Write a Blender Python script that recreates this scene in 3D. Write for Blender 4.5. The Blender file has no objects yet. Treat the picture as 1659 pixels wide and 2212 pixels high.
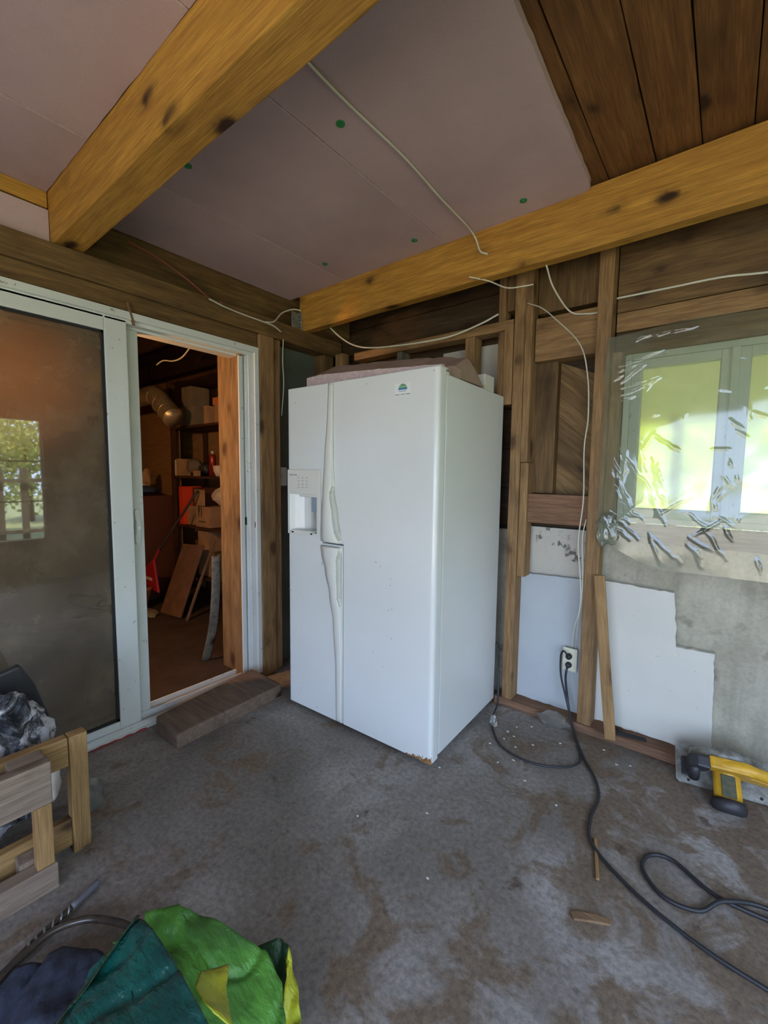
import bpy, bmesh, math, random
from mathutils import Vector, Matrix, noise
random.seed(7)
SC = bpy.context.scene
COL = SC.collection
PI = math.pi
V = Vector

# ------------------------------------------------------------------ camera, sky, sun, exposure
cd = bpy.data.cameras.new('camera'); cam = bpy.data.objects.new('camera', cd); COL.objects.link(cam)
yaw, pit, rol = .667, .0855, .0112
fw = V((-math.sin(yaw)*math.cos(pit), math.cos(yaw)*math.cos(pit), -math.sin(pit)))
rt = V((math.cos(yaw), math.sin(yaw), 0)); up = rt.cross(fw)
r2 = rt*math.cos(rol)+up*math.sin(rol); u2 = -rt*math.sin(rol)+up*math.cos(rol)
M = Matrix((r2, u2, -fw)).transposed().to_4x4(); M.translation = V((2.387, -2.474, 1.31))
cam.matrix_world = M
cd.sensor_fit = 'HORIZONTAL'; cd.sensor_width = 36; cd.lens = 938/1659*36; cd.clip_start = .02
SC.camera = cam
SC.view_settings.view_transform = 'Standard'; SC.view_settings.look = 'None'
SC.view_settings.gamma = 1; SC.view_settings.use_curve_mapping = False
SC.view_settings.exposure = 0.12
w = bpy.data.worlds.new('sky'); SC.world = w; w.use_nodes = True
nt = w.node_tree; bg = nt.nodes['Background']
bg.inputs[0].default_value = (.53, .68, 1.0, 1); bg.inputs[1].default_value = 9.0
sl = bpy.data.lights.new('sun', 'SUN'); so = bpy.data.objects.new('sun', sl); COL.objects.link(so)
sl.energy = 34; sl.angle = .02; sl.color = (1, .95, .8)
so.rotation_euler = V((-.22, -.45, .86)).to_track_quat('Z', 'Y').to_euler()
def portal(name, loc, dirv, sx, sy):
    l = bpy.data.lights.new(name, 'AREA'); l.shape = 'RECTANGLE'; l.size = sx; l.size_y = sy
    l.cycles.is_portal = True
    o = bpy.data.objects.new(name, l); COL.objects.link(o); o.location = loc
    o.rotation_euler = V(dirv).to_track_quat('-Z', 'Z').to_euler()
portal('skylight_side_opening', (4.1, -2.7, 1.15), (-1, 0, 0), 3.6, 2.0)
portal('skylight_rear_opening', (2.5, -4.7, 1.0), (0, 1, 0), 2.2, 2.0)

# ------------------------------------------------------------------ materials
def newmat(name):
    m = bpy.data.materials.new(name); m.use_nodes = True
    n = m.node_tree; b = n.nodes['Principled BSDF']
    return m, n, b
def N(n, t, **k):
    x = n.nodes.new(t)
    for a, v in k.items(): setattr(x, a, v)
    return x
def ramp(n, fac, stops, interp='LINEAR'):
    r = N(n, 'ShaderNodeValToRGB'); cr = r.color_ramp; cr.interpolation = interp
    while len(cr.elements) < len(stops): cr.elements.new(.5)
    for e, (p, c) in zip(cr.elements, stops):
        e.position = p; e.color = (c[0], c[1], c[2], 1) if hasattr(c, '__len__') else (c, c, c, 1)
    n.links.new(fac, r.inputs[0]); return r.outputs[0]
def mixc(n, f, a, b, mode='MIX'):
    m = N(n, 'ShaderNodeMix', data_type='RGBA', blend_type=mode)
    for s, v in ((0, f), (6, a), (7, b)):
        if hasattr(v, 'links') or hasattr(v, 'is_linked'): n.links.new(v, m.inputs[s])
        elif hasattr(v, '__len__'): m.inputs[s].default_value = (v[0], v[1], v[2], 1)
        else: m.inputs[s].default_value = v
    return m.outputs[2]
def noiset(n, vec, scale, detail=4, rough=.55, dist=0):
    t = N(n, 'ShaderNodeTexNoise'); t.inputs['Scale'].default_value = scale
    t.inputs['Detail'].default_value = detail; t.inputs['Roughness'].default_value = rough
    t.inputs['Distortion'].default_value = dist
    if vec: n.links.new(vec, t.inputs['Vector'])
    return t.outputs[0]
def objvec(n, scale=(1, 1, 1), rnd=True):
    tc = N(n, 'ShaderNodeTexCoord'); mp = N(n, 'ShaderNodeMapping')
    mp.inputs['Scale'].default_value = scale
    if rnd:
        oi = N(n, 'ShaderNodeObjectInfo'); a = N(n, 'ShaderNodeVectorMath', operation='MULTIPLY_ADD')
        cx = N(n, 'ShaderNodeCombineXYZ')
        for i in range(3): n.links.new(oi.outputs['Random'], cx.inputs[i])
        n.links.new(cx.outputs[0], a.inputs[0]); a.inputs[1].default_value = (37, 19, 53)
        n.links.new(tc.outputs['Object'], a.inputs[2]); n.links.new(a.outputs[0], mp.inputs[0])
    else: n.links.new(tc.outputs['Object'], mp.inputs[0])
    return mp.outputs[0]
def bump(n, b, h, s=.3, d=.01):
    u = N(n, 'ShaderNodeBump'); u.inputs['Strength'].default_value = s; u.inputs['Distance'].default_value = d
    n.links.new(h, u.inputs['Height']); n.links.new(u.outputs[0], b.inputs['Normal'])
def wood(name, light, dark, knot=(.03, .012, .006), rough=.65, knots=1.0, stain=.5, stainc=None):
    m, n, b = newmat(name)
    g = noiset(n, objvec(n, (1.2, 14, 14)), 3, 5, .6, .6)
    base = ramp(n, g, [(.3, dark), (.5, [(a+c)/2 for a, c in zip(light, dark)]), (.68, light)])
    fine = noiset(n, objvec(n, (3, 90, 90)), 3, 3)
    base = mixc(n, .55, base, ramp(n, fine, [(.32, .3), (.66, 1)]), 'MULTIPLY')
    big = noiset(n, objvec(n, (1.6, 4, 4)), 1.5, 3)
    sc = stainc or [c*.35 for c in dark]
    base = mixc(n, ramp(n, big, [(.5, 0), (.75, stain)]), base, sc)
    # knots: sparse stretched voronoi cells
    vo = N(n, 'ShaderNodeTexVoronoi'); vo.inputs['Scale'].default_value = 1
    wob = noiset(n, objvec(n), 18, 2)
    add = N(n, 'ShaderNodeVectorMath', operation='MULTIPLY_ADD')
    cb = N(n, 'ShaderNodeCombineXYZ')
    for i in range(3): n.links.new(wob, cb.inputs[i])
    n.links.new(cb.outputs[0], add.inputs[0]); add.inputs[1].default_value = (.16, .16, .16)
    n.links.new(objvec(n, (3.6, 6.5, 6.5)), add.inputs[2]); n.links.new(add.outputs[0], vo.inputs['Vector'])
    kf = ramp(n, vo.outputs['Distance'], [(.09, 1*knots), (.13, .8*knots), (.2, .25*knots), (.32, 0)])
    base = mixc(n, kf, base, knot)
    n.links.new(base, b.inputs['Base Color']); b.inputs['Roughness'].default_value = rough
    b.inputs['Specular IOR Level'].default_value = .3
    bump(n, b, fine, .35, .004)
    return m
def plain(name, c, rough=.6, metal=0, nz=0, c2=None, scale=12, bs=0, spec=.5, coat=0):
    m, n, b = newmat(name)
    if c2 is not None:
        f = noiset(n, objvec(n), scale, 6, .6)
        n.links.new(ramp(n, f, [(.38, c2), (.62, c)]), b.inputs['Base Color'])
        if bs: bump(n, b, f, bs, .01)
    else: b.inputs['Base Color'].default_value = (*c, 1)
    b.inputs['Roughness'].default_value = rough; b.inputs['Metallic'].default_value = metal
    b.inputs['Specular IOR Level'].default_value = spec; b.inputs['Coat Weight'].default_value = coat
    return m
MT = {}
MT['beam'] = wood('golden_beam_wood', (.58, .31, .055), (.38, .175, .03), rough=.6, stain=.2)
MT['stud'] = wood('stud_wood', (.38, .225, .095), (.21, .115, .045), stain=.5, stainc=(.07, .04, .022), knots=.8)
MT['old'] = wood('aged_wood', (.23, .135, .05), (.10, .055, .02), stain=.8, knots=.9)
MT['plank'] = wood('roof_plank_wood', (.25, .115, .038), (.14, .058, .02), stain=.75, knots=1)
MT['bay'] = wood('knotty_diagonal_wood', (.32, .20, .08), (.15, .085, .03), stain=.8, knots=1)
MT['rough'] = wood('weathered_wood', (.33, .25, .18), (.2, .14, .10), stain=.5, knots=.5, rough=.8)
MT['pale'] = wood('pale_fresh_wood', (.42, .25, .10), (.29, .165, .06), stain=.4)
MT['red'] = wood('reddish_sill_wood', (.30, .165, .09), (.17, .09, .05), stain=.8, rough=.85, stainc=(.09, .05, .03))
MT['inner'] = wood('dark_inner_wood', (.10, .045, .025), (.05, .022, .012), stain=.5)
MT['ply'] = wood('plywood', (.42, .24, .11), (.34, .19, .085), stain=.2, knots=.1)
MT['grey'] = wood('grey_weathered_board', (.22, .19, .15), (.11, .095, .075), stain=.6)

def mk_foam():
    m, n, b = newmat('pink_foam')
    v = objvec(n)
    f = noiset(n, v, 2.2, 4); g = noiset(n, v, 180, 2)
    c = ramp(n, f, [(.3, (.44, .32, .33)), (.7, (.54, .40, .41))])
    c = mixc(n, .12, c, ramp(n, g, [(.3, .4), (.7, 1)]), 'MULTIPLY')
    n.links.new(c, b.inputs['Base Color']); b.inputs['Roughness'].default_value = .75
    bump(n, b, g, .08, .002); return m
MT['foam'] = mk_foam(); MT['darkwood'] = wood('dark_sheathing', (.085, .05, .022), (.035, .02, .009)); MT['black_in'] = wood('near_black_wood', (.03, .014, .008), (.012, .006, .004))  # storage room ceiling wood is near black, darker than the inner wood
MT['dfoam'] = plain('dusty_foam_top', (.30, .21, .15), .9, c2=(.24, .16, .11), scale=10, bs=.2)
MT['foamcut'] = plain('foam_cut_edge', (.62, .50, .47), .85, c2=(.5, .38, .36), scale=60, bs=.5)
def mk_white(name, c, c2, rough, speck=.0, sp=30, dirt=(.18, .15, .11), bs=.03):
    m, n, b = newmat(name); v = objvec(n)
    f = noiset(n, v, 1.8, 4); col = ramp(n, f, [(.35, c2), (.65, c)])
    g = noiset(n, v, sp, 6, .7)
    col = mixc(n, ramp(n, g, [(.70-speck, 0), (.74-speck, .9)]), col, dirt)
    n.links.new(col, b.inputs['Base Color']); b.inputs['Roughness'].default_value = rough
    bump(n, b, g, bs, .002); return m
MT['enamel'] = mk_white('white_enamel', (.68, .69, .65), (.65, .66, .62), .26, 0, 22, (.4, .35, .3), bs=.0)
MT['enamel'].node_tree.nodes['Principled BSDF'].inputs['Coat Weight'].default_value = .15
MT['plastic'] = plain('ivory_plastic', (.66, .65, .58), .42)
MT['cream'] = plain('cream_plastic', (.70, .66, .48), .45)
MT['pvc'] = mk_white('white_vinyl_frame', (.64, .66, .63), (.56, .58, .54), .4, .065, 26, (.25, .23, .19), bs=.05)
MT['board'] = mk_white('white_foam_board', (.62, .60, .51), (.55, .54, .46), .6, .03, 34, (.16, .14, .11), bs=.15)
MT['boardb'] = mk_white('pale_blue_board', (.47, .50, .49), (.41, .44, .44), .5, .02, 30, (.2, .22, .24), bs=.2)
MT['black'] = plain('black_rubber', (.018, .018, .02), .5)
MT['dark'] = plain('dark_gap', (.012, .011, .010), .8)
MT['cable'] = plain('white_cable_sheath', (.56, .53, .43), .5)
MT['redc'] = plain('red_wire', (.30, .07, .05), .5)
MT['metal'] = plain('galvanised_metal', (.42, .44, .42), .4, .8, c2=(.25, .27, .25), scale=40)
MT['duct'] = plain('duct_metal', (.60, .50, .34), .33, .6, c2=(.42, .34, .22), scale=14, bs=.15)
MT['yellow'] = plain('yellow_tool_plastic', (.66, .36, .02), .45, c2=(.48, .26, .02), scale=18)
MT['tool'] = plain('black_tool_plastic', (.03, .028, .03), .5)
MT['steel'] = plain('dusty_steel_plate', (.33, .33, .29), .5, .5, c2=(.17, .16, .13), scale=30)
MT['green'] = plain('green_washer', (.03, .22, .07), .6)
MT['grey_p'] = plain('grey_plastic', (.25, .30, .34), .4)
MT['card'] = plain('cardboard', (.42, .26, .14), .85, c2=(.33, .20, .10), scale=9)
MT['cardg'] = plain('grey_card', (.20, .17, .11), .85, c2=(.16, .13, .09), scale=9)
MT['redbox'] = plain('bright_red_card', (.75, .06, .02), .6)
MT['brownf'] = plain('dark_brown_cabinet', (.10, .035, .02), .5)
MT['redp'] = plain('red_plastic_scoop', (.42, .02, .03), .35)
MT['terra'] = plain('terracotta', (.40, .14, .07), .8)
MT['whitep'] = plain('white_paper', (.62, .56, .46), .8)
MT['navy'] = plain('navy_cloth', (.035, .045, .075), .9, c2=(.02, .024, .04), scale=30, bs=.4)
MT['blue'] = plain('dark_blue_cloth', (.03, .05, .13), .8)
MT['redtape'] = plain('red_flashing', (.40, .03, .04), .5, c2=(.15, .04, .03), scale=30)
MT['rust'] = plain('rust', (.40, .19, .05), .9, c2=(.14, .07, .03), scale=90)
MT['hose'] = plain('brown_rubber_hose', (.07, .05, .035), .25, c2=(.035, .03, .025), scale=20)
MT['stone'] = plain('grey_stone', (.15, .14, .11), .9, c2=(.09, .085, .07), scale=14, bs=.5)

def mk_floor():
    m, n, b = newmat('stained_concrete_floor')
    v = objvec(n, rnd=False)
    a = noiset(n, v, 1.1, 6, .6, .4); f = noiset(n, v, 55, 5, .7); s = noiset(n, v, 4.5, 6, .65, .8)
    c = ramp(n, a, [(.36, (.155, .135, .110)), (.52, (.255, .228, .195)), (.66, (.39, .365, .33))])
    # brown stains; right side also browned as painted shade from the side wall
    sx = N(n, 'ShaderNodeSeparateXYZ'); n.links.new(v, sx.inputs[0])
    mr = N(n, 'ShaderNodeMapRange'); mr.inputs[1].default_value = 1.2; mr.inputs[2].default_value = 2.7
    mr.inputs[3].default_value = -.05; mr.inputs[4].default_value = .13; n.links.new(sx.outputs[0], mr.inputs[0])
    ad = N(n, 'ShaderNodeMath', operation='ADD'); n.links.new(s, ad.inputs[0]); n.links.new(mr.outputs[0], ad.inputs[1])
    c = mixc(n, ramp(n, ad.outputs[0], [(.51, 0), (.60, .8)]), c, (.175, .118, .068))
    s2 = noiset(n, v, 9, 5, .6, .3)
    c = mixc(n, ramp(n, s2, [(.64, 0), (.70, .8)]), c, (.10, .06, .04))
    c = mixc(n, .7, c, ramp(n, f, [(.34, .4), (.62, 1.0)]), 'MULTIPLY')
    sp = noiset(n, v, 130, 2, .5)
    c = mixc(n, ramp(n, sp, [(.74, 0), (.78, .7)]), c, (.45, .44, .42))
    n.links.new(c, b.inputs['Base Color']); b.inputs['Roughness'].default_value = .62
    b.inputs['Specular IOR Level'].default_value = .35
    bump(n, b, f, .35, .006); return m
MT['floor'] = mk_floor()
def mk_conc():
    m, n, b = newmat('old_cast_concrete'); v = objvec(n, rnd=False)
    a = noiset(n, v, 2.4, 6, .6); st = noiset(n, objvec(n, (9, 9, .8), False), 2, 4); f = noiset(n, v, 60, 5, .7)
    c = ramp(n, a, [(.35, (.36, .33, .235)), (.65, (.54, .50, .38))])
    c = mixc(n, .35, c, ramp(n, st, [(.35, .45), (.6, 1)]), 'MULTIPLY')
    c = mixc(n, .3, c, ramp(n, f, [(.3, .4), (.6, 1)]), 'MULTIPLY')
    mo = noiset(n, v, 6, 5)
    c = mixc(n, ramp(n, mo, [(.62, 0), (.72, .7)]), c, (.10, .095, .065))
    n.links.new(c, b.inputs['Base Color']); b.inputs['Roughness'].default_value = .9
    bump(n, b, f, .4, .006); return m
MT['conc'] = mk_conc()
MT['plaster'] = mk_white('whitewashed_plaster', (.58, .55, .46), (.46, .43, .35), .9, .10, 7, (.10, .09, .07), .4)
MT['mold'] = plain('green_grey_panel', (.10, .115, .085), .7, c2=(.07, .08, .06), scale=3)

def mk_glass(name, tint, dust, dustf, gl=.12, rough=.02):
    m = bpy.data.materials.new(name); m.use_nodes = True; n = m.node_tree; n.nodes.clear()
    out = N(n, 'ShaderNodeOutputMaterial'); tr = N(n, 'ShaderNodeBsdfTransparent'); tr.inputs[0].default_value = (*tint, 1)
    df = N(n, 'ShaderNodeBsdfDiffuse'); df.inputs[0].default_value = (*dust, 1)
    tl = N(n, 'ShaderNodeBsdfTranslucent'); tl.inputs[0].default_value = (*dust, 1)
    g = N(n, 'ShaderNodeBsdfGlossy'); g.inputs['Roughness'].default_value = rough; g.inputs[0].default_value = (1, 1, 1, 1)
    m0 = N(n, 'ShaderNodeMixShader'); n.links.new(df.outputs[0], m0.inputs[1]); n.links.new(tl.outputs[0], m0.inputs[2])
    m1 = N(n, 'ShaderNodeMixShader'); n.links.new(tr.outputs[0], m1.inputs[1]); n.links.new(m0.outputs[0], m1.inputs[2])
    f = noiset(n, objvec(n, (1, 1, 1), False), 3, 6, .6)
    n.links.new(ramp(n, f, [(.35, dustf*.55), (.7, dustf*1.35)]), m1.inputs[0])
    lw = N(n, 'ShaderNodeLayerWeight'); lw.inputs[0].default_value = .3
    ad = N(n, 'ShaderNodeMath', operation='ADD'); n.links.new(lw.outputs['Fresnel'], ad.inputs[0]); ad.inputs[1].default_value = gl
    ad.use_clamp = True
    m2 = N(n, 'ShaderNodeMixShader'); n.links.new(ad.outputs[0], m2.inputs[0])
    n.links.new(m1.outputs[0], m2.inputs[1]); n.links.new(g.outputs[0], m2.inputs[2]); n.links.new(m2.outputs[0], out.inputs[0])
    return m, n
MT['glass'], _ = mk_glass('dusty_door_glass', (.55, .5, .42), (.46, .37, .26), .42, .09)
def mk_pane():
    m = bpy.data.materials.new('hazy_window_pane'); m.use_nodes = True; n = m.node_tree; n.nodes.clear()
    out = N(n, 'ShaderNodeOutputMaterial'); r = N(n, 'ShaderNodeBsdfRefraction'); r.inputs[0].default_value = (.97, .95, .80, 1); r.inputs['Roughness'].default_value = .22; r.inputs['IOR'].default_value = 1.25
    t = N(n, 'ShaderNodeBsdfTransparent'); t.inputs[0].default_value = (.97, .95, .8, 1); m1 = N(n, 'ShaderNodeMixShader'); m1.inputs[0].default_value = .22; n.links.new(r.outputs[0], m1.inputs[1]); n.links.new(t.outputs[0], m1.inputs[2])
    l = N(n, 'ShaderNodeBsdfTranslucent'); l.inputs[0].default_value = (.8, .8, .6, 1); m2 = N(n, 'ShaderNodeMixShader'); m2.inputs[0].default_value = .08; n.links.new(m1.outputs[0], m2.inputs[1]); n.links.new(l.outputs[0], m2.inputs[2]); n.links.new(m2.outputs[0], out.inputs[0])
    return m
MT['pane'] = mk_pane()
MT['sheet'], sn = mk_glass('clear_plastic_sheet', (.86, .88, .82), (.60, .62, .48), .22, .02, .07)

# ------------------------------------------------------------------ geometry helpers
def link(name, bm, m, parent=None, smooth=False):
    me = bpy.data.meshes.new(name); bmesh.ops.recalc_face_normals(bm, faces=bm.faces[:]); bm.to_mesh(me); bm.free()
    if m is not None: me.materials.append(MT[m] if isinstance(m, str) else m)
    if smooth:
        for p in me.polygons: p.use_smooth = True
    o = bpy.data.objects.new(name, me); COL.objects.link(o)
    if parent: o.parent = parent
    return o
def tag(o, label, cat, group=None, kind=None):
    if kind: o['kind'] = kind
    if label: o['label'] = label
    if cat: o['category'] = cat
    if group: o['group'] = group
    return o
def empty(name, loc=(0, 0, 0), rz=0):
    o = bpy.data.objects.new(name, None); COL.objects.link(o); o.location = loc; o.rotation_euler = (0, 0, rz)
    o.empty_display_size = .05
    return o
def struct(o): o['kind'] = 'structure'; return o
def addbox(bm, a, b, rot=None, piv=None):
    """axis aligned box from corner a to corner b added to bm; optional rotation matrix about piv"""
    vs = [bm.verts.new((x, y, z)) for x in (a[0], b[0]) for y in (a[1], b[1]) for z in (a[2], b[2])]
    for f in ((0, 1, 3, 2), (4, 6, 7, 5), (0, 4, 5, 1), (2, 3, 7, 6), (0, 2, 6, 4), (1, 5, 7, 3)):
        bm.faces.new([vs[i] for i in f])
    if rot is not None: bmesh.ops.transform(bm, matrix=Matrix.Translation(piv) @ rot.to_4x4() @ Matrix.Translation(-V(piv)), verts=vs)
    return vs
def bevel(bm, r, seg=2, edges=None):
    bmesh.ops.bevel(bm, geom=edges or bm.edges[:], offset=r, segments=seg, profile=.6, affect='EDGES')
def box(name, a, b, m, parent=None, bv=.003, seg=2):
    bm = bmesh.new(); addbox(bm, a, b)
    if bv: bevel(bm, bv, seg)
    return link(name, bm, m, parent)
def beam(name, p0, p1, w, h, m, parent=None, upv=(0, 0, 1), bv=.004, warp=.002, seed=None):
    """timber whose grain runs from p0 to p1; w across, h along upv"""
    p0, p1 = V(p0), V(p1); X = (p1-p0); L = X.length; X.normalize(); U = V(upv)
    Y = U.cross(X); Y.normalize(); Z = X.cross(Y)
    bm = bmesh.new(); n = max(1, int(L/.12))
    rings = []
    s = random.random()*100
    for i in range(n+1):
        x = L*i/n
        dy = noise.noise(V((x*1.5, s, 0)))*warp*2; dz = noise.noise(V((x*1.5, 0, s)))*warp*2
        rings.append([bm.verts.new((x, sy*w/2+dy, sz*h/2+dz)) for sy, sz in ((-1, -1), (1, -1), (1, 1), (-1, 1))])
    for a, b in zip(rings, rings[1:]):
        for k in range(4): bm.faces.new((a[k], a[(k+1) % 4], b[(k+1) % 4], b[k]))
    bm.faces.new(rings[0][::-1]); bm.faces.new(rings[-1])
    if bv:
        es = [e for e in bm.edges if len(e.link_faces) == 2 and e.calc_face_angle(0) > .5]
        bevel(bm, bv, 2, es)
    o = link(name, bm, m, parent)
    R = Matrix((X, Y, Z)).transposed().to_4x4(); R.translation = p0
    o.matrix_local = R
    return o
def bx(name, a, b, m, parent=None, bv=.003, warp=.0015):
    """axis aligned timber given by two corners, grain along its longest side"""
    a, b = V(a), V(b); lo = V([min(a[i], b[i]) for i in range(3)]); hi = V([max(a[i], b[i]) for i in range(3)])
    d = hi-lo; c = (lo+hi)/2; k = max(range(3), key=lambda i: d[i])
    p0 = c.copy(); p1 = c.copy(); p0[k] = lo[k]; p1[k] = hi[k]
    if k == 0: return beam(name, p0, p1, d.y, d.z, m, parent, (0, 0, 1), bv, warp)
    if k == 1: return beam(name, p0, p1, d.x, d.z, m, parent, (0, 0, 1), bv, warp)
    return beam(name, p0, p1, d.y, d.x, m, parent, (1, 0, 0), bv, warp)
def cr(pts, per=8):
    pts = [V(p) for p in pts]; P = [pts[0]*2-pts[1]]+pts+[pts[-1]*2-pts[-2]]; out = []
    for i in range(1, len(P)-2):
        for k in range(per):
            t = k/per; a, b, c, d = P[i-1:i+3]
            out.append(.5*((2*b)+(c-a)*t+(2*a-5*b+4*c-d)*t*t+(3*b-a-3*c+d)*t**3))
    out.append(pts[-1]); return out
def addtube(bm, pts, r, seg=8, ry=None, refv=None):
    """r may be a number or a list of radii"""
    n = len(pts); prev = None; rings = []
    for i, p in enumerate(pts):
        t = (pts[min(i+1, n-1)]-pts[max(i-1, 0)]).normalized()
        if prev is None:
            a = V(refv) if refv else V((0, 0, 1)) if abs(t.z) < .9 else V((1, 0, 0))
            prev = t.cross(a).normalized()
        u = (prev-t*prev.dot(t)).normalized(); prev = u; v = t.cross(u)
        rr = r[i] if hasattr(r, '__len__') else r; r2_ = rr if ry is None else ry
        rings.append([bm.verts.new(p+u*math.cos(2*PI*k/seg)*rr+v*math.sin(2*PI*k/seg)*r2_) for k in range(seg)])
    for a, b in zip(rings, rings[1:]):
        for k in range(seg): bm.faces.new((a[k], a[(k+1) % seg], b[(k+1) % seg], b[k]))
    bm.faces.new(rings[0][::-1]); bm.faces.new(rings[-1])
def tube(name, pts, r, m, parent=None, seg=8, per=8, ry=None, smoothp=True):
    bm = bmesh.new(); addtube(bm, cr(pts, per) if smoothp else [V(p) for p in pts], r, seg, ry)
    return link(name, bm, m, parent, True)
def cyl(name, p0, p1, r, m, parent=None, seg=20, r1=None):
    bm = bmesh.new(); addtube(bm, [V(p0), V(p1)], [r, r if r1 is None else r1], seg)
    bevel(bm, min(r*.12, .003), 1, [e for e in bm.edges if e.calc_face_angle(0) > 1])
    return link(name, bm, m, parent)
def lathe(name, prof, m, parent=None, seg=20, loc=(0, 0, 0)):
    bm = bmesh.new(); rings = []
    for r, z in prof: rings.append([bm.verts.new((r*math.cos(2*PI*k/seg), r*math.sin(2*PI*k/seg), z)) for k in range(seg)])
    for a, b in zip(rings, rings[1:]):
        for k in range(seg): bm.faces.new((a[k], a[(k+1) % seg], b[(k+1) % seg], b[k]))
    bm.faces.new(rings[0][::-1]); bm.faces.new(rings[-1])
    o = link(name, bm, m, parent, True); o.location = loc; return o
def prism(name, pts, axis, c0, c1, m, parent=None, bv=0, seg=2):
    """polygon in the plane perpendicular to axis, thick from c0 to c1"""
    def P(p, c):
        return {'x': (c, p[0], p[1]), 'y': (p[0], c, p[1]), 'z': (p[0], p[1], c)}[axis]
    bm = bmesh.new(); A = [bm.verts.new(P(p, c0)) for p in pts]; B = [bm.verts.new(P(p, c1)) for p in pts]
    bm.faces.new(A); bm.faces.new(B[::-1]); k = len(pts)
    for i in range(k): bm.faces.new((A[i], B[i], B[(i+1) % k], A[(i+1) % k]))
    if bv:
        bmesh.ops.recalc_face_normals(bm, faces=bm.faces[:]); bevel(bm, bv, seg, [e for e in bm.edges if e.calc_face_angle(0) > .5])
    return link(name, bm, m, parent)
def jag(pts, step=.03, amp=.003, s=0):
    out = []; k = len(pts)
    for i in range(k):
        a, b = V(pts[i]), V(pts[(i+1) % k]); L = (b-a).length; n = max(1, int(L/step)); t = (b-a)/L; nn = V((-t[1], t[0]))
        for j in range(n):
            q = a+(b-a)*j/n
            if j: q = q+nn*amp*noise.noise(V((q[0]*40+s, q[1]*40, s)))*2
            out.append((q[0], q[1]))
    return out
def cut(o, cutter):
    md = o.modifiers.new('b', 'BOOLEAN'); md.object = cutter; md.operation = 'DIFFERENCE'; md.solver = 'EXACT'
    bpy.context.view_layer.update(); dg = bpy.context.evaluated_depsgraph_get()
    me = bpy.data.meshes.new_from_object(o.evaluated_get(dg)); o.modifiers.clear(); o.data = me
def text(name, s, size, m, parent, loc, rot, ext=.0004):
    c = bpy.data.curves.new(name, 'FONT'); c.body = s; c.size = size; c.extrude = ext
    t = bpy.data.objects.new(name, c); COL.objects.link(t); bpy.context.view_layer.update()
    me = bpy.data.meshes.new_from_object(t.evaluated_get(bpy.context.evaluated_depsgraph_get())); me.name = name
    bpy.data.objects.remove(t); me.materials.clear(); me.materials.append(MT[m])
    o = bpy.data.objects.new(name, me); COL.objects.link(o); o.parent = parent; o.location = loc; o.rotation_euler = rot
    return o
def blob(name, c, size, m, parent=None, amp=.25, seed=0, sub=4, fs=2.2):
    bm = bmesh.new(); bmesh.ops.create_icosphere(bm, subdivisions=sub, radius=1)
    for v in bm.verts:
        d = noise.fractal(v.co*fs+V((seed, 0, 0)), 1, 2, 3)*amp
        v.co = V((v.co.x*size[0], v.co.y*size[1], v.co.z*size[2]))*(1+d)
    o = link(name, bm, m, parent, True); o.location = c; return o
def facing(o, deg): o.rotation_euler.z = math.radians(deg)

# ------------------------------------------------------------------ the shell
def fz(x): return -.05*(1-min(1, max(0, x/.5)))**1.0 if x < .5 else 0.0
bm = bmesh.new(); xs = [-.12, 0, .1, .2, .3, .4, .5, 1, 2, 3, 4.3]; ys = [-4.9+i*.5 for i in range(11)]
g = [[bm.verts.new((x, y, fz(x))) for y in ys] for x in xs]
for i in range(len(xs)-1):
    for j in range(len(ys)-1): bm.faces.new((g[i][j], g[i+1][j], g[i+1][j+1], g[i][j+1]))
lo = [[bm.verts.new((x, y, -.25)) for y in (ys[0], ys[-1])] for x in (xs[0], xs[-1])]
bm.faces.new((lo[0][0], lo[0][1], lo[1][1], lo[1][0]))
bm.faces.new([g[i][0] for i in range(len(xs))]+[lo[1][0], lo[0][0]]); bm.faces.new([g[i][-1] for i in range(len(xs))]+[lo[1][1], lo[0][1]])
bm.faces.new([g[0][j] for j in range(len(ys))]+[lo[0][1], lo[0][0]]); bm.faces.new([g[-1][j] for j in range(len(ys))]+[lo[1][1], lo[1][0]])
o = link('floor', bm, 'floor'); struct(o)

# ceiling: roof planks running towards the back wall, gaps between them
bm = bmesh.new(); e = [-.35, -.12, .11, .34, .57, .80, 1.03, 1.26, 1.48, 1.70, 1.915, 2.085, 2.235, 2.385, 2.56, 2.74, 2.92, 3.1, 3.3, 3.5, 3.7, 3.9, 4.3]
ceil_ = empty('ceiling'); struct(ceil_)
for i, (a, b) in enumerate(zip(e, e[1:])):
    q = bx('plank', (a+.002, -4.9, 2.565+.004*(i % 2)), (b-.002, .2, 2.595+.004*(i % 2)), 'plank', ceil_, .003, .001)
box('roof_deck', (-.4, -5.0, 2.605), (4.5, .35, 2.64), 'dark', ceil_, 0)

# back wall: sheathing above, cast concrete below
wb = empty('wall_back'); struct(wb)
hz = [1.02, 1.24, 1.47, 1.70, 1.93, 2.06, 2.19, 2.37, 2.56]
bm = bmesh.new()
for a, b in zip(hz, hz[1:]):
    if b <= 1.95:
        addbox(bm, (-.3, .0, a+.002), (1.955, .025, b-.002)); addbox(bm, (3.0, .0, a+.002), (4.3, .025, b-.002))
    else: addbox(bm, (-.3, .0, a+.002), (4.3, .025, b-.002))
bevel(bm, .002, 1)
# noise: use long axis x for the grain
link('sheathing', bm, 'darkwood', wb)
box('outer_siding', (-.3, .028, .9), (1.955, .045, 2.6), 'dark', wb, 0)
box('outer_siding', (-.3, .028, 1.93), (4.3, .045, 2.6), 'dark', wb, 0)
wf = box('wall_foundation', (-.3, -.028, -.1), (4.3, .16, 1.0), 'conc', None, .004); struct(wf)
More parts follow.
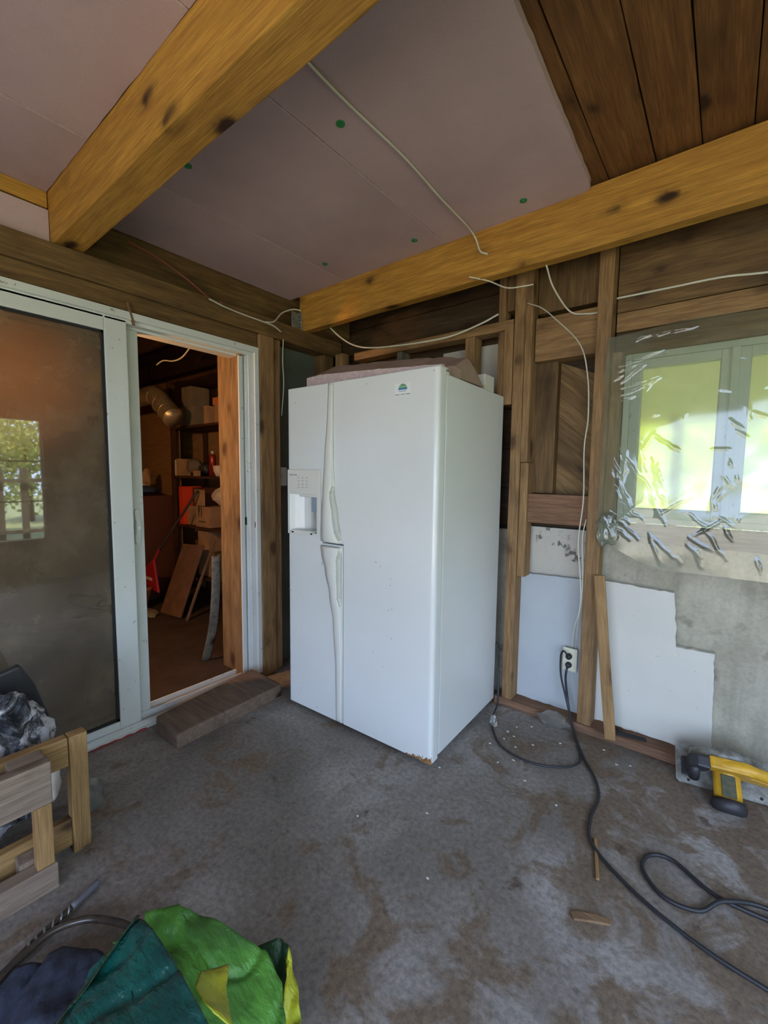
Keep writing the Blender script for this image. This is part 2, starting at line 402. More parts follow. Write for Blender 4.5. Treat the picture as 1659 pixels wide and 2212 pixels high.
# diagonal boards in the bay left of the window stud
ds = empty('diagonal_sheathing'); ds.parent = wb
def diag(name, a, wd, clipx0, clipx1, z0, z1, m, y0=-.03, y1=-.004):
    pass
cut_pts = []
for k in range(5):
    # boards fall to the right; clipped to the bay x 1.60..1.86, z 1.06..1.92
    zc = 2.05-k*.17
    def edge(x, zz): return zz-(x-1.60)*.85
    p = [(1.62, edge(1.62, zc)), (1.87, edge(1.87, zc)), (1.87, edge(1.87, zc-.20)), (1.62, edge(1.62, zc-.20))]
    p = [(x, min(1.93, max(1.06, z-.002*(i < 2)))) for i, (x, z) in enumerate(p)]
    if max(z for _, z in p)-min(z for _, z in p) < .03: continue
    b_ = prism('diagonal_board', p, 'y', -.022-.003*(k % 2), -.003, 'bay', wb, .001, 1)
    An = math.atan(.85); b_.data.transform(Matrix.Rotation(-An, 4, 'Y')); b_.rotation_euler = (0, An, 0)
ds.parent = None; bpy.data.objects.remove(ds)

# left wall
struct(bx('wall_left', (-.16, -4.9, 2.30), (-.135, -.0, 2.56), 'old'))
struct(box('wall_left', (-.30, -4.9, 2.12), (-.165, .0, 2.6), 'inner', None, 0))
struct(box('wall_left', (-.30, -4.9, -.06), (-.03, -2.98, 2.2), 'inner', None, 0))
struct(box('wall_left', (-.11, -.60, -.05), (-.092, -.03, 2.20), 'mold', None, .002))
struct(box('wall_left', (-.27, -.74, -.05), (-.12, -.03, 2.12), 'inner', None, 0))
# right and rear walls; openings resized out of view to balance the light
for a, b in (((4.0, -1.5, -.1), (4.14, .1, .50)), ((4.0, -4.9, -.1), (4.14, -1.5, .12)), ((4.0, -1.5, 1.90), (4.14, .1, 2.6)), ((4.0, -4.9, 2.15), (4.14, -1.5, 2.6)), ((4.0, -.90, .5), (4.14, .1, 1.9)), ((4.0, -4.9, .12), (4.14, -4.5, 2.15))):
    struct(box('wall_right', a, b, 'old', None, 0))
for a, b in (((-.3, -4.9, -.1), (1.4, -4.76, 2.6)), ((3.6, -4.9, -.1), (4.14, -4.76, 2.6)), ((1.4, -4.9, 2.0), (3.6, -4.76, 2.6))):
    struct(box('wall_rear', a, b, 'old', None, 0))

# ------------------------------------------------------------------ ceiling beams and insulation
t = tag(bx('ceiling_beam', (-.05, -1.812, 2.303), (4.0, -1.70, 2.538), 'beam', bv=.004, warp=.003), 'thick golden ceiling beam crossing overhead at the upper left', 'beam')
t = tag(bx('ceiling_beam', (-.02, -.390, 2.297), (4.0, -.330, 2.552), 'beam', bv=.004, warp=.003), 'golden ceiling beam running above the refrigerator and window', 'beam')
FB = [('pink foam ceiling board with the left wall at its edge, narrow, between the two beams', -.12, .408, -1.70, -.392, []),
      ('pink foam ceiling board between the two beams, middle one of the three', .412, 1.139, -1.70, -.392, [(.62, -1.52), (1.03, -.52), (.47, -.62)]),
      ('pink foam ceiling board with an exposed rounded corner and plank ceiling beside it', 1.143, 1.858, -1.70, -.392, [(1.6, -.50), (1.25, -1.3)]),
      ('pink foam ceiling board left of the big beam, touching the left wall strip', -.12, .455, -4.7, -1.815, [(.19, -2.05)]),
      ('large pink foam ceiling board left of the big beam, farther from the wall strip', .459, 1.19, -4.7, -1.815, [(.72, -2.3)]),
      ('pink foam ceiling board in the top left corner, beyond a seam above the big beam', 1.194, 1.90, -4.7, -1.815, [])]
for lab, x0, x1, y0, y1, sc in FB:
    root = empty('foam_board', ((x0+x1)/2, (y0+y1)/2, 2.53))
    cx, cy = root.location.x, root.location.y
    P = [(x0-cx, y0-cy), (x1-cx, y0-cy), (x1-cx, y1-cy), (x0-cx, y1-cy)]
    if x1 == 1.858: P = [(x0-cx, y0-cy), (x1+.03-cx, y0-cy), (x1-cx, y1-.03-cy), (x1-.01-cx, y1-.008-cy), (x1-.035-cx, y1-cy), (x0-cx, y1-cy)]
    prism('panel', jag(P, .04, .0015, x0), 'z', 0, .032, 'foam', root)
    for sx_ in ((x1-cx-.004,) if x1 < 1.8 else ()):
        bm = bmesh.new(); addbox(bm, (sx_, y0-cy+.002, -.0008), (sx_+.0055, y1-cy-.002, .001)); q = link('cut_edge', bm, 'foamcut', root); q['label'] = 'paler cut edge along the seam'
    for k, (a, b) in enumerate(sc):
        bm = bmesh.new(); addtube(bm, [V((a-cx, b-cy, -.003)), V((a-cx, b-cy, .001))], .016, 18); addtube(bm, [V((a-cx, b-cy, -.006)), V((a-cx, b-cy, -.002))], .005, 8)
        q = link('washer', bm, 'green', root)
        q['label'] = 'green plastic fixing washer'
    tag(root, lab, 'insulation board', 'pink insulation boards on the ceiling')
tag(prism('foam_offcut', [(-4.0, 2.305), (-1.815, 2.305), (-1.815, 2.452), (-4.0, 2.46)], 'x', -.07, -.03, 'foam'), 'narrow pink foam strip standing on the door header left of the big beam', 'insulation strip')
tag(bx('wall_strip', (-.10, -4.6, 2.462), (-.035, -1.815, 2.528), 'beam'), 'golden wood strip under the ceiling foam left of the big beam', 'strip')
tag(bx('header_beam', (-.16, -4.6, 2.185), (.03, -.02, 2.298), 'old', bv=.006, warp=.004), 'long weathered header timber above the white sliding door', 'beam')
tag(bx('header_board', (-.12, -3.2, 2.10), (.012, -.768, 2.183), 'old', bv=.003), 'lower dark board directly above the white door frame', 'board')
# posts of the left wall
tag(bx('corner_post', (-.12, -.765, -.045), (.035, -.655, 2.182), 'stud', bv=.006), 'upright wooden post beside the right jamb of the sliding door', 'post')
tag(bx('post_board', (-.09, -.652, -.045), (.012, -.59, 2.182), 'stud'), 'thinner darker upright board behind the door post', 'board')
tag(bx('corner_stud', (-.088, -.19, -.04), (.02, -.10, 2.18), 'old'), 'corner stud in the gap left of the refrigerator', 'stud')
tag(bx('joist_block', (-.02, -.328, 2.30), (.12, -.03, 2.44), 'old'), 'rough dark block in the corner behind the beam', 'block')
b_ = empty('joist_hanger', (.035, -.40, 2.30)); 
bm = bmesh.new(); addbox(bm, (-.06, -.004, -.02), (-.02, 0, .12)); addbox(bm, (-.06, -.06, .0), (-.056, -.004, .12)); bevel(bm, .001, 1)
link('plate', bm, 'metal', b_)
bm = bmesh.new()
for k in range(5): addtube(bm, [V((-.04, -.003, .0+k*.022)), V((-.04, -.007, .0+k*.022))], .004, 8)
link('nail', bm, 'dark', b_, True); tag(b_, 'galvanised metal hanger strap at the left end of the beam over the refrigerator', 'bracket')

# ------------------------------------------------------------------ back wall framing
def stud(x0, x1, z0, z1, lab, m='stud', y0=-.165, y1=-.075, name='wall_stud', cat='stud', bv=.003):
    return tag(bx(name, (x0, y0, z0), (x1, y1, z1), m, bv=bv), lab, cat)
stud(1.443, 1.500, .045, 2.56, 'tall stud just right of the refrigerator, rising to the ceiling')
stud(1.502, 1.540, 1.385, 2.56, 'upper half of the doubled stud right of the refrigerator, above the joint')
stud(1.502, 1.545, .76, 1.383, 'short lower stud under the joint right of the refrigerator', y0=-.160)
stud(1.345, 1.385, 1.75, 2.56, 'left one of the paired studs behind the top right corner of the refrigerator', y0=-.15)
stud(1.388, 1.438, 1.70, 2.13, 'right one of the paired studs behind the top right corner of the refrigerator')
stud(1.390, 1.440, 2.20, 2.56, 'short dark stud above the rail, behind the long beam', 'old', y0=-.145)
stud(1.850, 1.916, .045, 2.56, 'tall bare stud left of the plastic covered window', bv=.005)
tag(bx('window_rail', (.29, -.165, 2.10), (1.437, -.075, 2.15), 'stud'), 'horizontal rail behind the beam, over the refrigerator', 'rail')
stud(.66, .70, 1.7, 2.098, 'small grey cripple stud under the rail, left one', 'grey', name='cripple_stud')
stud(1.15, 1.21, 1.7, 2.098, 'brown cripple stud under the rail, standing right of the grey one', name='cripple_stud')
stud(.08, .16, .0, 2.18, 'brown stud in the corner seen over the left end of the refrigerator', name='cripple_stud', y0=-.14)
stud(.30, .34, .0, 2.09, 'dark stud in the corner right of the brown one', 'old', name='cripple_stud', y0=-.12)
tag(box('siding_patch', (.92, -.02, 1.80), (1.34, -.006, 2.08), 'plaster'), 'pale flaking panel between the short studs above the refrigerator', 'panel')
# bay between the doubled stud and the window stud
tag(bx('header_plank', (1.545, -.10, 2.165), (1.848, -.03, 2.55), 'old'), 'wide dark plank at the top of the bay beside the window stud', 'plank')
tag(bx('header_plank', (1.545, -.13, 1.915), (1.848, -.03, 2.135), 'stud'), 'brown plank crossing the bay between the two tall studs', 'plank')
tag(bx('inner_stud', (1.525, -.085, 1.22), (1.655, -.03, 1.912), 'old'), 'wide upright board in the bay below the brown plank', 'board')
tag(bx('window_sill_block', (1.545, -.145, 1.06), (1.848, -.03, 1.215), 'red'), 'horizontal reddish block above the whitewashed concrete', 'block')
tag(box('plaster_patch', (1.50, -.036, .70), (1.85, -.029, 1.03), 'plaster', bv=.002), 'mouldy whitewashed concrete patch above the pale blue board', 'patch')
tag(bx('header_plank', (1.918, -.075, 2.10), (4.0, -.03, 2.55), 'old'), 'high wide plank over the window with the long white cable on it', 'plank')
tag(bx('header_plank', (1.918, -.07, 2.01), (4.0, -.03, 2.098), 'stud'), 'narrower reddish plank directly over the window plastic', 'plank')
tag(bx('header_plank', (1.918, -.062, 1.905), (4.0, -.03, 2.008), 'old'), 'lowest plank over the window, seen through the plastic', 'plank')
tag(bx('window_trimmer', (1.918, -.12, 1.0), (1.958, -.03, 1.904), 'stud'), 'thin upright trimmer board along the left side of the window', 'board')
tag(bx('window_ledge', (1.918, -.13, 1.003), (4.0, -.0, 1.085), 'grey', bv=.006), 'grey wooden ledge under the window, behind the plastic', 'ledge')
tag(bx('sill_plate', (1.40, -.168, .0), (4.0, -.03, .044), 'red', bv=.005, warp=.004), 'rotting wooden sill plate along the foot of the back wall', 'sill')
# window
w1 = empty('window_1', (0, 0, 0)); struct(w1)
pts = [(1.96, 1.09), (3.0, 1.09), (3.0, 1.903), (1.96, 1.903)]
def ring(name, x0, x1, z0, z1, t, y0, y1, m, parent, bv=.003):
    bm = bmesh.new(); addbox(bm, (x0, y0, z0), (x0+t, y1, z1)); addbox(bm, (x1-t, y0, z0), (x1, y1, z1))
    addbox(bm, (x0+t, y0, z0), (x1-t, y1, z0+t)); addbox(bm, (x0+t, y0, z1-t), (x1-t, y1, z1)); bevel(bm, bv, 2)
    return link(name, bm, m, parent)
MT['wframe'] = mk_white('grey_white_window_frame', (.42, .46, .40), (.34, .38, .33), .45, .05, 20, (.12, .12, .09))
ring('window_frame', 1.962, 2.92, 1.09, 1.90, .028, -.05, .06, 'wframe', w1)
for x0, x1 in ((1.99, 2.375), (2.395, 2.80)):
    s_ = ring('sash', x0, x1, 1.118, 1.872, .040, -.04, .0, 'wframe', w1)
    ring('inner_sash', x0+.028, x1-.028, 1.146, 1.845, .016, -.02, .01, 'wframe', s_)
    box('pane', (x0+.04, -.012, 1.16), (x1-.04, -.008, 1.83), 'pane', s_, 0)
box('mullion', (2.37, -.055, 1.118), (2.40, .05, 1.872), 'wframe', w1)

# plastic sheet taped over the window: wrinkled film
def mk_sheet():
    rs = random.Random(3); SG = []
    def seg(x, z, a, L_, h_, w_): SG.append((x, z, x+math.cos(a)*L_, z+math.sin(a)*L_, h_, w_))
    for k in range(26): seg(1.92+.22*rs.random(), 1.10+.42*rs.random(), -.95+.3*rs.gauss(0, 1), .06+.10*rs.random(), .0026, .006)
    for k in range(22): seg(1.95+1.0*rs.random(), .99+.18*rs.random(), (-.9 if k % 3 else .5)+.3*rs.gauss(0, 1), .06+.12*rs.random(), .0024, .006)
    for k in range(8): seg(1.92+.05*rs.random(), 1.62+.22*rs.random(), .35+.2*rs.gauss(0, 1), .08+.12*rs.random(), .006, .006)
    for k in range(12): seg(2.33+.13*rs.random(), 1.15+.5*rs.random(), -1.2+.5*rs.gauss(0, 1), .03+.05*rs.random(), .002, .005)
    for k in range(16): seg(2.0+.9*rs.random(), 1.15+.75*rs.random(), rs.random()*6.3, .03+.05*rs.random(), .0018, .005)
    seg(2.05, 1.945, .04, .2, .007, .006); seg(2.02, 1.93, .6, .05, .007, .006)
    bm = bmesh.new(); nx, nz = 260, 230; x0, x1 = 1.90, 3.0; G = []
    for i in range(nx+1):
        row = []; x = x0+(x1-x0)*i/nx; near = None
        zt = 1.975+.012*math.sin(x*9); zb = .955-.06*min(1, max(0, (x-1.93)/.25))+.05*max(0, 1-(x-1.9)/.2)
        near = [g_ for g_ in SG if min(g_[0], g_[2])-.03 < x < max(g_[0], g_[2])+.03]
        for j in range(nz+1):
            z = zb+(zt-zb)*j/nz
            wv = noise.fractal(V((x*1.5+z*1.5, 0, z*2.5-x*2)), 1, 2, 2)*.006
            for ax, az, bx_, bz, h_, w_ in near:
                if min(az, bz)-.03 < z < max(az, bz)+.03:
                    dx, dz = bx_-ax, bz-az; t_ = max(0, min(1, ((x-ax)*dx+(z-az)*dz)/(dx*dx+dz*dz)))
                    wob = .006*noise.noise(V((x*30, z*30, ax))); d2 = (x-ax-t_*dx+wob)**2+(z-az-t_*dz+wob)**2
                    wv += h_*math.exp(-d2/(w_*w_))*math.sin(math.pi*(.1+.8*t_))
            row.append(bm.verts.new((x, -.172-wv*min(1, (x-x0)/.05+.25), z)))
        G.append(row)
    for i in range(nx):
        for j in range(nz): bm.faces.new((G[i][j], G[i+1][j], G[i+1][j+1], G[i][j+1]))
    return bm
tag(link('plastic_sheet', mk_sheet(), 'sheet', None, True), 'crinkled clear plastic sheet stapled over the window', 'plastic sheet')
blob('plastic_flap', (1.945, -.185, 1.055), (.045, .012, .075), 'sheet', None, .5, 3, 4, 1.5)
tag(bpy.data.objects['plastic_flap'], 'loose crumpled flap of plastic at the window lower left corner', 'plastic flap')

# boards leaning at the foot of the wall
tag(prism('foam_sheet', jag([(1.435, .045), (1.845, .045), (1.845, .775), (1.435, .765)], .03, .0025, 4), 'y', -.075, -.045, 'boardb'), 'pale blue insulation panel behind the electrical outlet', 'panel')
tag(prism('foam_sheet', jag([(1.88, .046), (2.405, .046), (2.39, .525), (2.245, .520), (2.225, .775), (1.92, .785), (1.90, .5)], .02, .0035, 9), 'y', -.07, -.04, 'board'), 'white stepped cut foam panel standing under the window', 'panel')
tag(beam('loose_board', (2.018, -.215, .046), (1.925, -.19, .835), .02, .048, 'pale', None, (1, 0, 0)), 'loose narrow board leaning against the white panel and the stud', 'board')
t = tag(prism('splinter_offcut', [(2.03, -.15), (2.16, -.13), (2.15, -.115), (2.04, -.13)], 'z', .045, .057, 'dark'), 'dark splintered offcut lying on the sill plate', 'offcut')
# outlet with two plugs
ou = empty('wall_outlet', (1.79, -.10, .345))
box('cover_plate', (-.036, -.012, -.062), (.036, -.004, .062), 'cream', ou, .003); box('outlet_box', (-.03, -.004, -.055), (.03, .03, .055), 'metal', ou, .002)
for k, zz in enumerate((.022, -.024)):
    bm = bmesh.new(); addtube(bm, [V((-.002, -.012, zz)), V((-.002, -.016, zz))], .016, 20); link('socket', bm, 'cream', ou)
tag(ou, 'cream wall outlet with two black plugs in it', 'outlet')
for k, (zz, pts, lab) in enumerate(((.367, [(1.788, -.135, .367), (1.780, -.15, .39), (1.765, -.15, .398), (1.752, -.14, .36), (1.757, -.14, .26), (1.79, -.15, .15), (1.83, -.185, .06), (1.86, -.22, .012), (1.905, -.33, .008), (1.935, -.42, .008), (1.90, -.50, .008), (1.80, -.565, .008), (1.70, -.575, .008), (1.60, -.54, .008), (1.53, -.46, .008), (1.475, -.36, .008), (1.458, -.25, .06), (1.43, -.19, .2), (1.425, -.185, .30), (1.405, -.175, .36)], 'black refrigerator power cord looping over the floor from the upper socket'),
                                  (.320, [(1.788, -.135, .318), (1.786, -.15, .30), (1.784, -.148, .24), (1.80, -.15, .14), (1.835, -.20, .05), (1.875, -.26, .012), (1.945, -.39, .008), (2.02, -.51, .008), (2.055, -.62, .008), (2.055, -.75, .008), (2.085, -.87, .008), (2.20, -.965, .008), (2.34, -1.03, .008), (2.50, -1.065, .008), (2.75, -1.07, .008), (3.0, -1.0, .008)], 'long black extension cord snaking from the lower socket to the right edge'))):
    root = empty('power_cord', (1.788, -.12, zz)); L = V(root.location)
    tube('cable', [V(p)-L for p in pts], .0058 if k else .005, 'black', root)
    bm = bmesh.new(); addtube(bm, [V((0, .0, 0)), V((0, -.012, 0)), V((0, -.022, -.004 if k else .006))], [.016, .015, .008], 16); link('plug', bm, 'black', root, True)
    tag(root, lab, 'power cord')
tag(tube('extension_cord', [(3.1, -.72, .008), (2.80, -.80, .008), (2.60, -.83, .008), (2.44, -.84, .010), (2.32, -.775, .010), (2.255, -.80, .008), (2.245, -.875, .008), (2.31, -.945, .008), (2.40, -.93, .008), (2.46, -.86, .022), (2.58, -.79, .008), (2.75, -.86, .008), (2.95, -1.0, .02)], .0065, 'black'), 'looped black cord on the floor at the right edge of the picture', 'cord')
# wall cables (hang on the framing)
tag(tube('wall_cable', [(1.512, -.172, 2.21), (1.59, -.185, 2.165), (1.658, -.19, 2.10), (1.785, -.19, 1.952), (1.828, -.19, 1.79), (1.838, -.185, 1.6), (1.826, -.18, 1.45), (1.834, -.18, 1.2), (1.82, -.18, .986), (1.838, -.178, .80), (1.842, -.172, .66), (1.81, -.14, .52), (1.80, -.108, .412)], .005, 'cable', ry=.0028), 'cream cable curving down the stud to the outlet', 'cable')
tag(tube('wall_cable', [(1.846, -.16, 1.10), (1.836, -.172, 1.0), (1.845, -.172, .86), (1.846, -.168, .70), (1.826, -.14, .54), (1.815, -.108, .412)], .004, 'cable', ry=.0025), 'second cream cable beside the first, entering the outlet top', 'cable')
tag(tube('wall_cable', [(1.66, -.345, 2.296), (1.67, -.26, 2.22), (1.72, -.15, 2.13), (1.80, -.14, 2.105), (1.849, -.14, 2.10)], .004, 'cable'), 'short cream cable sagging between the doubled stud and the window stud', 'cable')
tag(tube('wall_cable', [(1.917, -.09, 2.165), (2.134, -.082, 2.165), (2.317, -.082, 2.162), (2.50, -.082, 2.14), (2.9, -.082, 2.12)], .005, 'cable'), 'long cream cable stapled across the plank above the window', 'cable')
tag(tube('wall_cable', [(.20, -.33, 2.31), (.30, -.31, 2.22), (.42, -.30, 2.15), (.58, -.30, 2.11), (.85, -.28, 2.092), (1.08, -.24, 2.10), (1.25, -.20, 2.145), (1.345, -.155, 2.195)], .005, 'cable'), 'cream cable sagging behind the beam above the refrigerator', 'cable')
tag(tube('wall_cable', [(1.30, -.42, 2.31), (1.38, -.36, 2.29), (1.45, -.30, 2.26), (1.53, -.28, 2.255), (1.57, -.26, 2.26)], .0035, 'cable'), 'thin cable end curling under the beam near the doubled stud', 'cable')
tag(tube('ceiling_cable', [(1.346, -1.69, 2.522), (1.335, -1.4, 2.520), (1.34, -1.05, 2.521), (1.325, -.75, 2.519), (1.322, -.50, 2.514), (1.325, -.41, 2.49), (1.345, -.397, 2.43), (1.385, -.395, 2.405)], .005, 'cable', ry=.004), 'cream cable running over the pink ceiling foam down onto the beam', 'cable')
tag(tube('wall_cable', [(.036, -1.10, 2.285), (.036, -1.0, 2.27), (.036, -.87, 2.262), (.036, -.75, 2.26), (.037, -.66, 2.255), (.04, -.60, 2.232)], .0045, 'cable'), 'cream cable along the header, left of the metal hanger', 'cable')
tag(tube('wall_cable', [(.036, -.72, 2.262), (.034, -.65, 2.285), (.0, -.56, 2.37), (.0, -.47, 2.42), (.02, -.415, 2.425)], .0045, 'cable'), 'cream cable hooking up to the metal hanger', 'cable')
tag(tube('red_wire', [(-.125, -1.45, 2.50), (-.12, -1.3, 2.47), (-.09, -1.15, 2.40), (-.02, -1.06, 2.31), (.036, -1.02, 2.285)], .004, 'redc'), 'dark red wire running down to the header right of the big beam', 'wire')
tag(bx('wood_sliver', (.02, -1.505, 2.035), (.032, -1.495, 2.14), 'stud', bv=.001), 'thin wooden sliver hanging across the door frame top', 'sliver')
bpy.data.objects['wood_sliver'].rotation_euler.rotate_axis('Z', .25)

# ------------------------------------------------------------------ sliding door
d1 = empty('door_1', (0, 0, 0)); struct(d1)
def fr(name, a, b, parent=None, m='pvc', bv=.003): return box(name, a, b, m, parent or d1, bv)
df = empty('door_frame'); df.parent = d1
bm = bmesh.new()
addbox(bm, (-.10, -2.97, 2.058), (.030, -.768, 2.094)); addbox(bm, (-.10, -2.97, 2.040), (.010, -.80, 2.060)); addbox(bm, (-.12, -2.97, 2.028), (-.035, -.82, 2.045))
addbox(bm, (-.10, -.800, -.045), (.030, -.768, 2.06)); addbox(bm, (-.10, -.835, -.04), (.012, -.80, 2.04)); addbox(bm, (-.12, -.862, -.03), (-.03, -.83, 2.03)); addbox(bm, (-.03, -.845, -.03), (-.012, -.83, 2.03)); addbox(bm, (-.020, -.889, -.02), (-.009, -.86, 2.03))
addbox(bm, (-.10, -3.0, -.05), (.030, -2.96, 2.094))
bevel(bm, .003, 2); fo = link('frame_profile', bm, 'pvc', d1)
bpy.data.objects.remove(df)
bm = bmesh.new(); addbox(bm, (-.14, -2.97, -.055), (.045, -.768, -.035)); addbox(bm, (.015, -2.97, -.04), (.030, -.768, -.008)); addbox(bm, (-.045, -2.97, -.04), (-.035, -.768, .006)); addbox(bm, (-.11, -2.97, -.04), (-.10, -.80, .012)); bevel(bm, .002, 1)
link('sill_track', bm, 'pvc', d1)
def panel(name, x, y0, y1, zb, zt, sw, rb, rtp):
    e_ = empty(name); e_.parent = d1
    bm = bmesh.new(); X0, X1 = x-.04, x
    addbox(bm, (X0, y0, zb), (X1, y0+sw, zt)); addbox(bm, (X0, y1-sw, zb), (X1, y1, zt)); addbox(bm, (X0, y0+sw, zb), (X1, y1-sw, zb+rb)); addbox(bm, (X0, y0+sw, zt-rtp), (X1, y1-sw, zt)); bevel(bm, .004, 2)
    link('stile_frame', bm, 'pvc', e_)
    bm = bmesh.new(); g0 = .012
    a, b, c, d = y0+sw, y1-sw, zb+rb, zt-rtp
    addbox(bm, (X0+.004, a, c), (X1-.008, a+g0, d)); addbox(bm, (X0+.004, b-g0, c), (X1-.008, b, d)); addbox(bm, (X0+.004, a, c), (X1-.008, b, c+g0)); addbox(bm, (X0+.004, a, d-g0), (X1-.008, b, d))
    link('gasket', bm, 'dark', e_)
    box('glass', (x-.024, a+.004, c+.004), (x-.018, b-.004, d-.004), 'glass', e_, 0)
    return e_
p1 = panel('fixed_panel', .010, -2.90, -1.528, -.03, 2.055, .10, .058, .072)
p2 = panel('sliding_panel', -.045, -2.78, -1.455, -.025, 2.035, .095, .06, .07)
h = empty('handle'); h.parent = p2
bpy.data.objects.remove(h)
bm = bmesh.new()
L = [(.93, .010, .012), (.945, .016, .013), (.985, .015, .018), (1.00, .012, .022), (1.02, .017, .026), (1.045, .012, .022), (1.06, .015, .018), (1.10, .016, .013), (1.115, .010, .012)]
rings = [[bm.verts.new((-.045+hh*(.3 if k in (0, 3) else 1)-.001*(0), -1.493+sy*ww, z)) for k, sy in enumerate((-1, -.7, .7, 1))] for z, ww, hh in L]
for a, b in zip(rings, rings[1:]):
    for k in range(3): bm.faces.new((a[k], a[k+1], b[k+1], b[k]))
    bm.faces.new((a[3], a[0], b[0], b[3]))
bm.faces.new(rings[0]); bm.faces.new(rings[-1][::-1])
addtube(bm, [V((-.022, -1.493, 1.02)), V((-.014, -1.493, 1.02))], .009, 16)
ho = link('handle', bm, 'pvc', p2); ho['label'] = 'recessed latch handle'
bm = bmesh.new(); addbox(bm, (-.031, -.846, .98), (-.0112, -.8445, 1.03)); addbox(bm, (.0125, -.802, .96), (.016, -.7995, 1.0)); addbox(bm, (.004, -.8005, .975), (.02, -.797, .985)); link('latch_keeper', bm, 'dark', d1)
tag(bx('jamb_post', (-.25, -.885, -.02), (-.015, -.86, 2.10), 'stud'), 'wide wooden jamb board inside the sliding door opening', 'board')
bpy.data.objects['jamb_post'].data.materials[0] = MT['stud']
tag(prism('flashing_strip', jag([(-2.9, -.052), (-1.52, -.052), (-1.52, -.038), (-2.9, -.036)], .03, .004, 2), 'x', .046, .052, 'redtape'), 'red flashing strip under the sliding door track', 'strip')
st = tag(prism('step_board', [(.15, -1.515), (.395, -1.525), (.372, -.885), (.06, -.87)], 'z', -.035, .058, 'rough', bv=.01), 'thick worn wooden step block below the open sliding door', 'step')
bm = st.data; st.data.materials[0] = wood('step_wood', (.24, .17, .12), (.15, .10, .07), stain=.5)

# ------------------------------------------------------------------ refrigerator
FR = empty('refrigerator', (1.43, -.898, 0), .0292)     # local: u = x+.937, front y=0, depth +y
FW = .937
def U_(u): return u-FW
cab = box('cabinet', (U_(.006), .074, .03), (U_(.931), .72, 1.742), 'enamel', FR, .006, 3)
box('base_grille', (U_(.02), .05, .012), (U_(.917), .12, .034), 'dark', FR, .002)
for u in (.06, .87):
    for y in (.10, .66): cyl('foot', (U_(u), y, 0), (U_(u), y, .03), .02, 'black', FR, 12)
fzp = [(.004, .022), (.404, .022), (.404, .954), (.262, .954), (.262, 1.05), (.270, 1.25), (.278, 1.40), (.290, 1.55), (.300, 1.70), (.302, 1.762), (.004, 1.762)]
frp = [(.410, .022), (.935, .022), (.935, 1.762), (.307, 1.762), (.305, 1.70), (.295, 1.55), (.283, 1.40), (.275, 1.25), (.267, 1.05), (.267, .960), (.410, .960)]
def door(name, P, side_edge):
    bm = bmesh.new(); A = [bm.verts.new((U_(p[0]), 0, p[1])) for p in P]; B = [bm.verts.new((U_(p[0]), .060, p[1])) for p in P]
    bm.faces.new(A); bm.faces.new(B[::-1]); k = len(P)
    for i in range(k): bm.faces.new((A[i], B[i], B[(i+1) % k], A[(i+1) % k]))
    bmesh.ops.recalc_face_normals(bm, faces=bm.faces[:])
    big = [e for e in bm.edges if all(abs(v.co.y) < 1e-5 for v in e.verts) and all(abs(v.co.x-U_(side_edge)) < 1e-4 for v in e.verts)]
    bevel(bm, .026 if side_edge > .5 else .012, 7, big)
    for f in bm.faces: f.smooth = False
    es = [e for e in bm.edges if e.calc_face_angle(0) > 1.2]; bevel(bm, .0035, 3, es)
    o = link(name, bm, 'enamel', FR)
    for p in o.data.polygons: p.use_smooth = abs(p.normal.z) < .1 and .02 < abs(p.normal.x) < .98
    return o
fd = door('freezer_door', fzp, .004); rd = door('fridge_door', frp, .935)
# door gaskets
box('gasket', (U_(.02), .060, .04), (U_(.40), .0738, 1.735), 'grey_p', FR, 0); box('gasket', (U_(.30), .0605, .04), (U_(.900), .0745, 1.735), 'grey_p', FR, 0)
# top hinge covers
for u0, u1 in ((.005, .06), (.87, .925)):
    box('hinge_cover', (U_(u0), .03, 1.764), (U_(u1), .10, 1.771), 'plastic', FR, .005)
box('top_trim', (U_(.008), .07, 1.742), (U_(.929), .10, 1.752), 'enamel', FR, .003)
# handles: lofted along z with a scalloped finger groove on the right flank
def interp(z, T):
    for (z0, *a), (z1, *b) in zip(T, T[1:]):
        if z0 <= z <= z1:
            t_ = (z-z0)/(z1-z0); t_ = t_*t_*(3-2*t_); return [p+(q-p)*t_ for p, q in zip(a, b)]
    return T[-1][1:]
def handle(T, groove, parent, m, n=70):
    """T rows: z, left u, right u, height.  groove: (z0, z1) where the flank is cut in"""
    bm = bmesh.new(); R_ = []; z0, z1 = T[0][0], T[-1][0]
    for i in range(n+1):
        z = z0+(z1-z0)*i/n; uL, uR, hh = interp(z, T); wdt = uR-uL
        g_ = 0
        if groove[0] < z < groove[1]:
            t_ = (z-groove[0])/(groove[1]-groove[0]); g_ = min(1, min(t_, 1-t_)*7)
        top = uR-.003-g_*(.014+.0022*math.sin(z*260))
        prof = [(uL, 0), (uL+.002, hh*.55), (uL+.35*wdt, hh), (top-.004, hh*.97), (top, hh*.85), (top-.022*g_, hh*.62), (top-.024*g_, .002*g_), (uR, .0)]
        R_.append([bm.verts.new((U_(a), -b-.0005, z)) for a, b in prof])
    for a, b in zip(R_, R_[1:]):
        for k in range(7): bm.faces.new((a[k], a[k+1], b[k+1], b[k]))
        bm.faces.new((a[7], a[0], b[0], b[7]))
    bm.faces.new(R_[0]); bm.faces.new(R_[-1][::-1])
    o = link('handle', bm, m, parent); 
    for p in o.data.polygons: p.use_smooth = abs(p.normal.z) < .5
    return o
hu = handle([(.968, .268, .408, .034), (1.0, .268, .395, .036), (1.10, .272, .375, .034), (1.22, .277, .352, .028), (1.40, .286, .341, .018), (1.6, .300, .341, .010), (1.755, .309, .341, .007)], (.985, 1.25), rd, 'plastic')
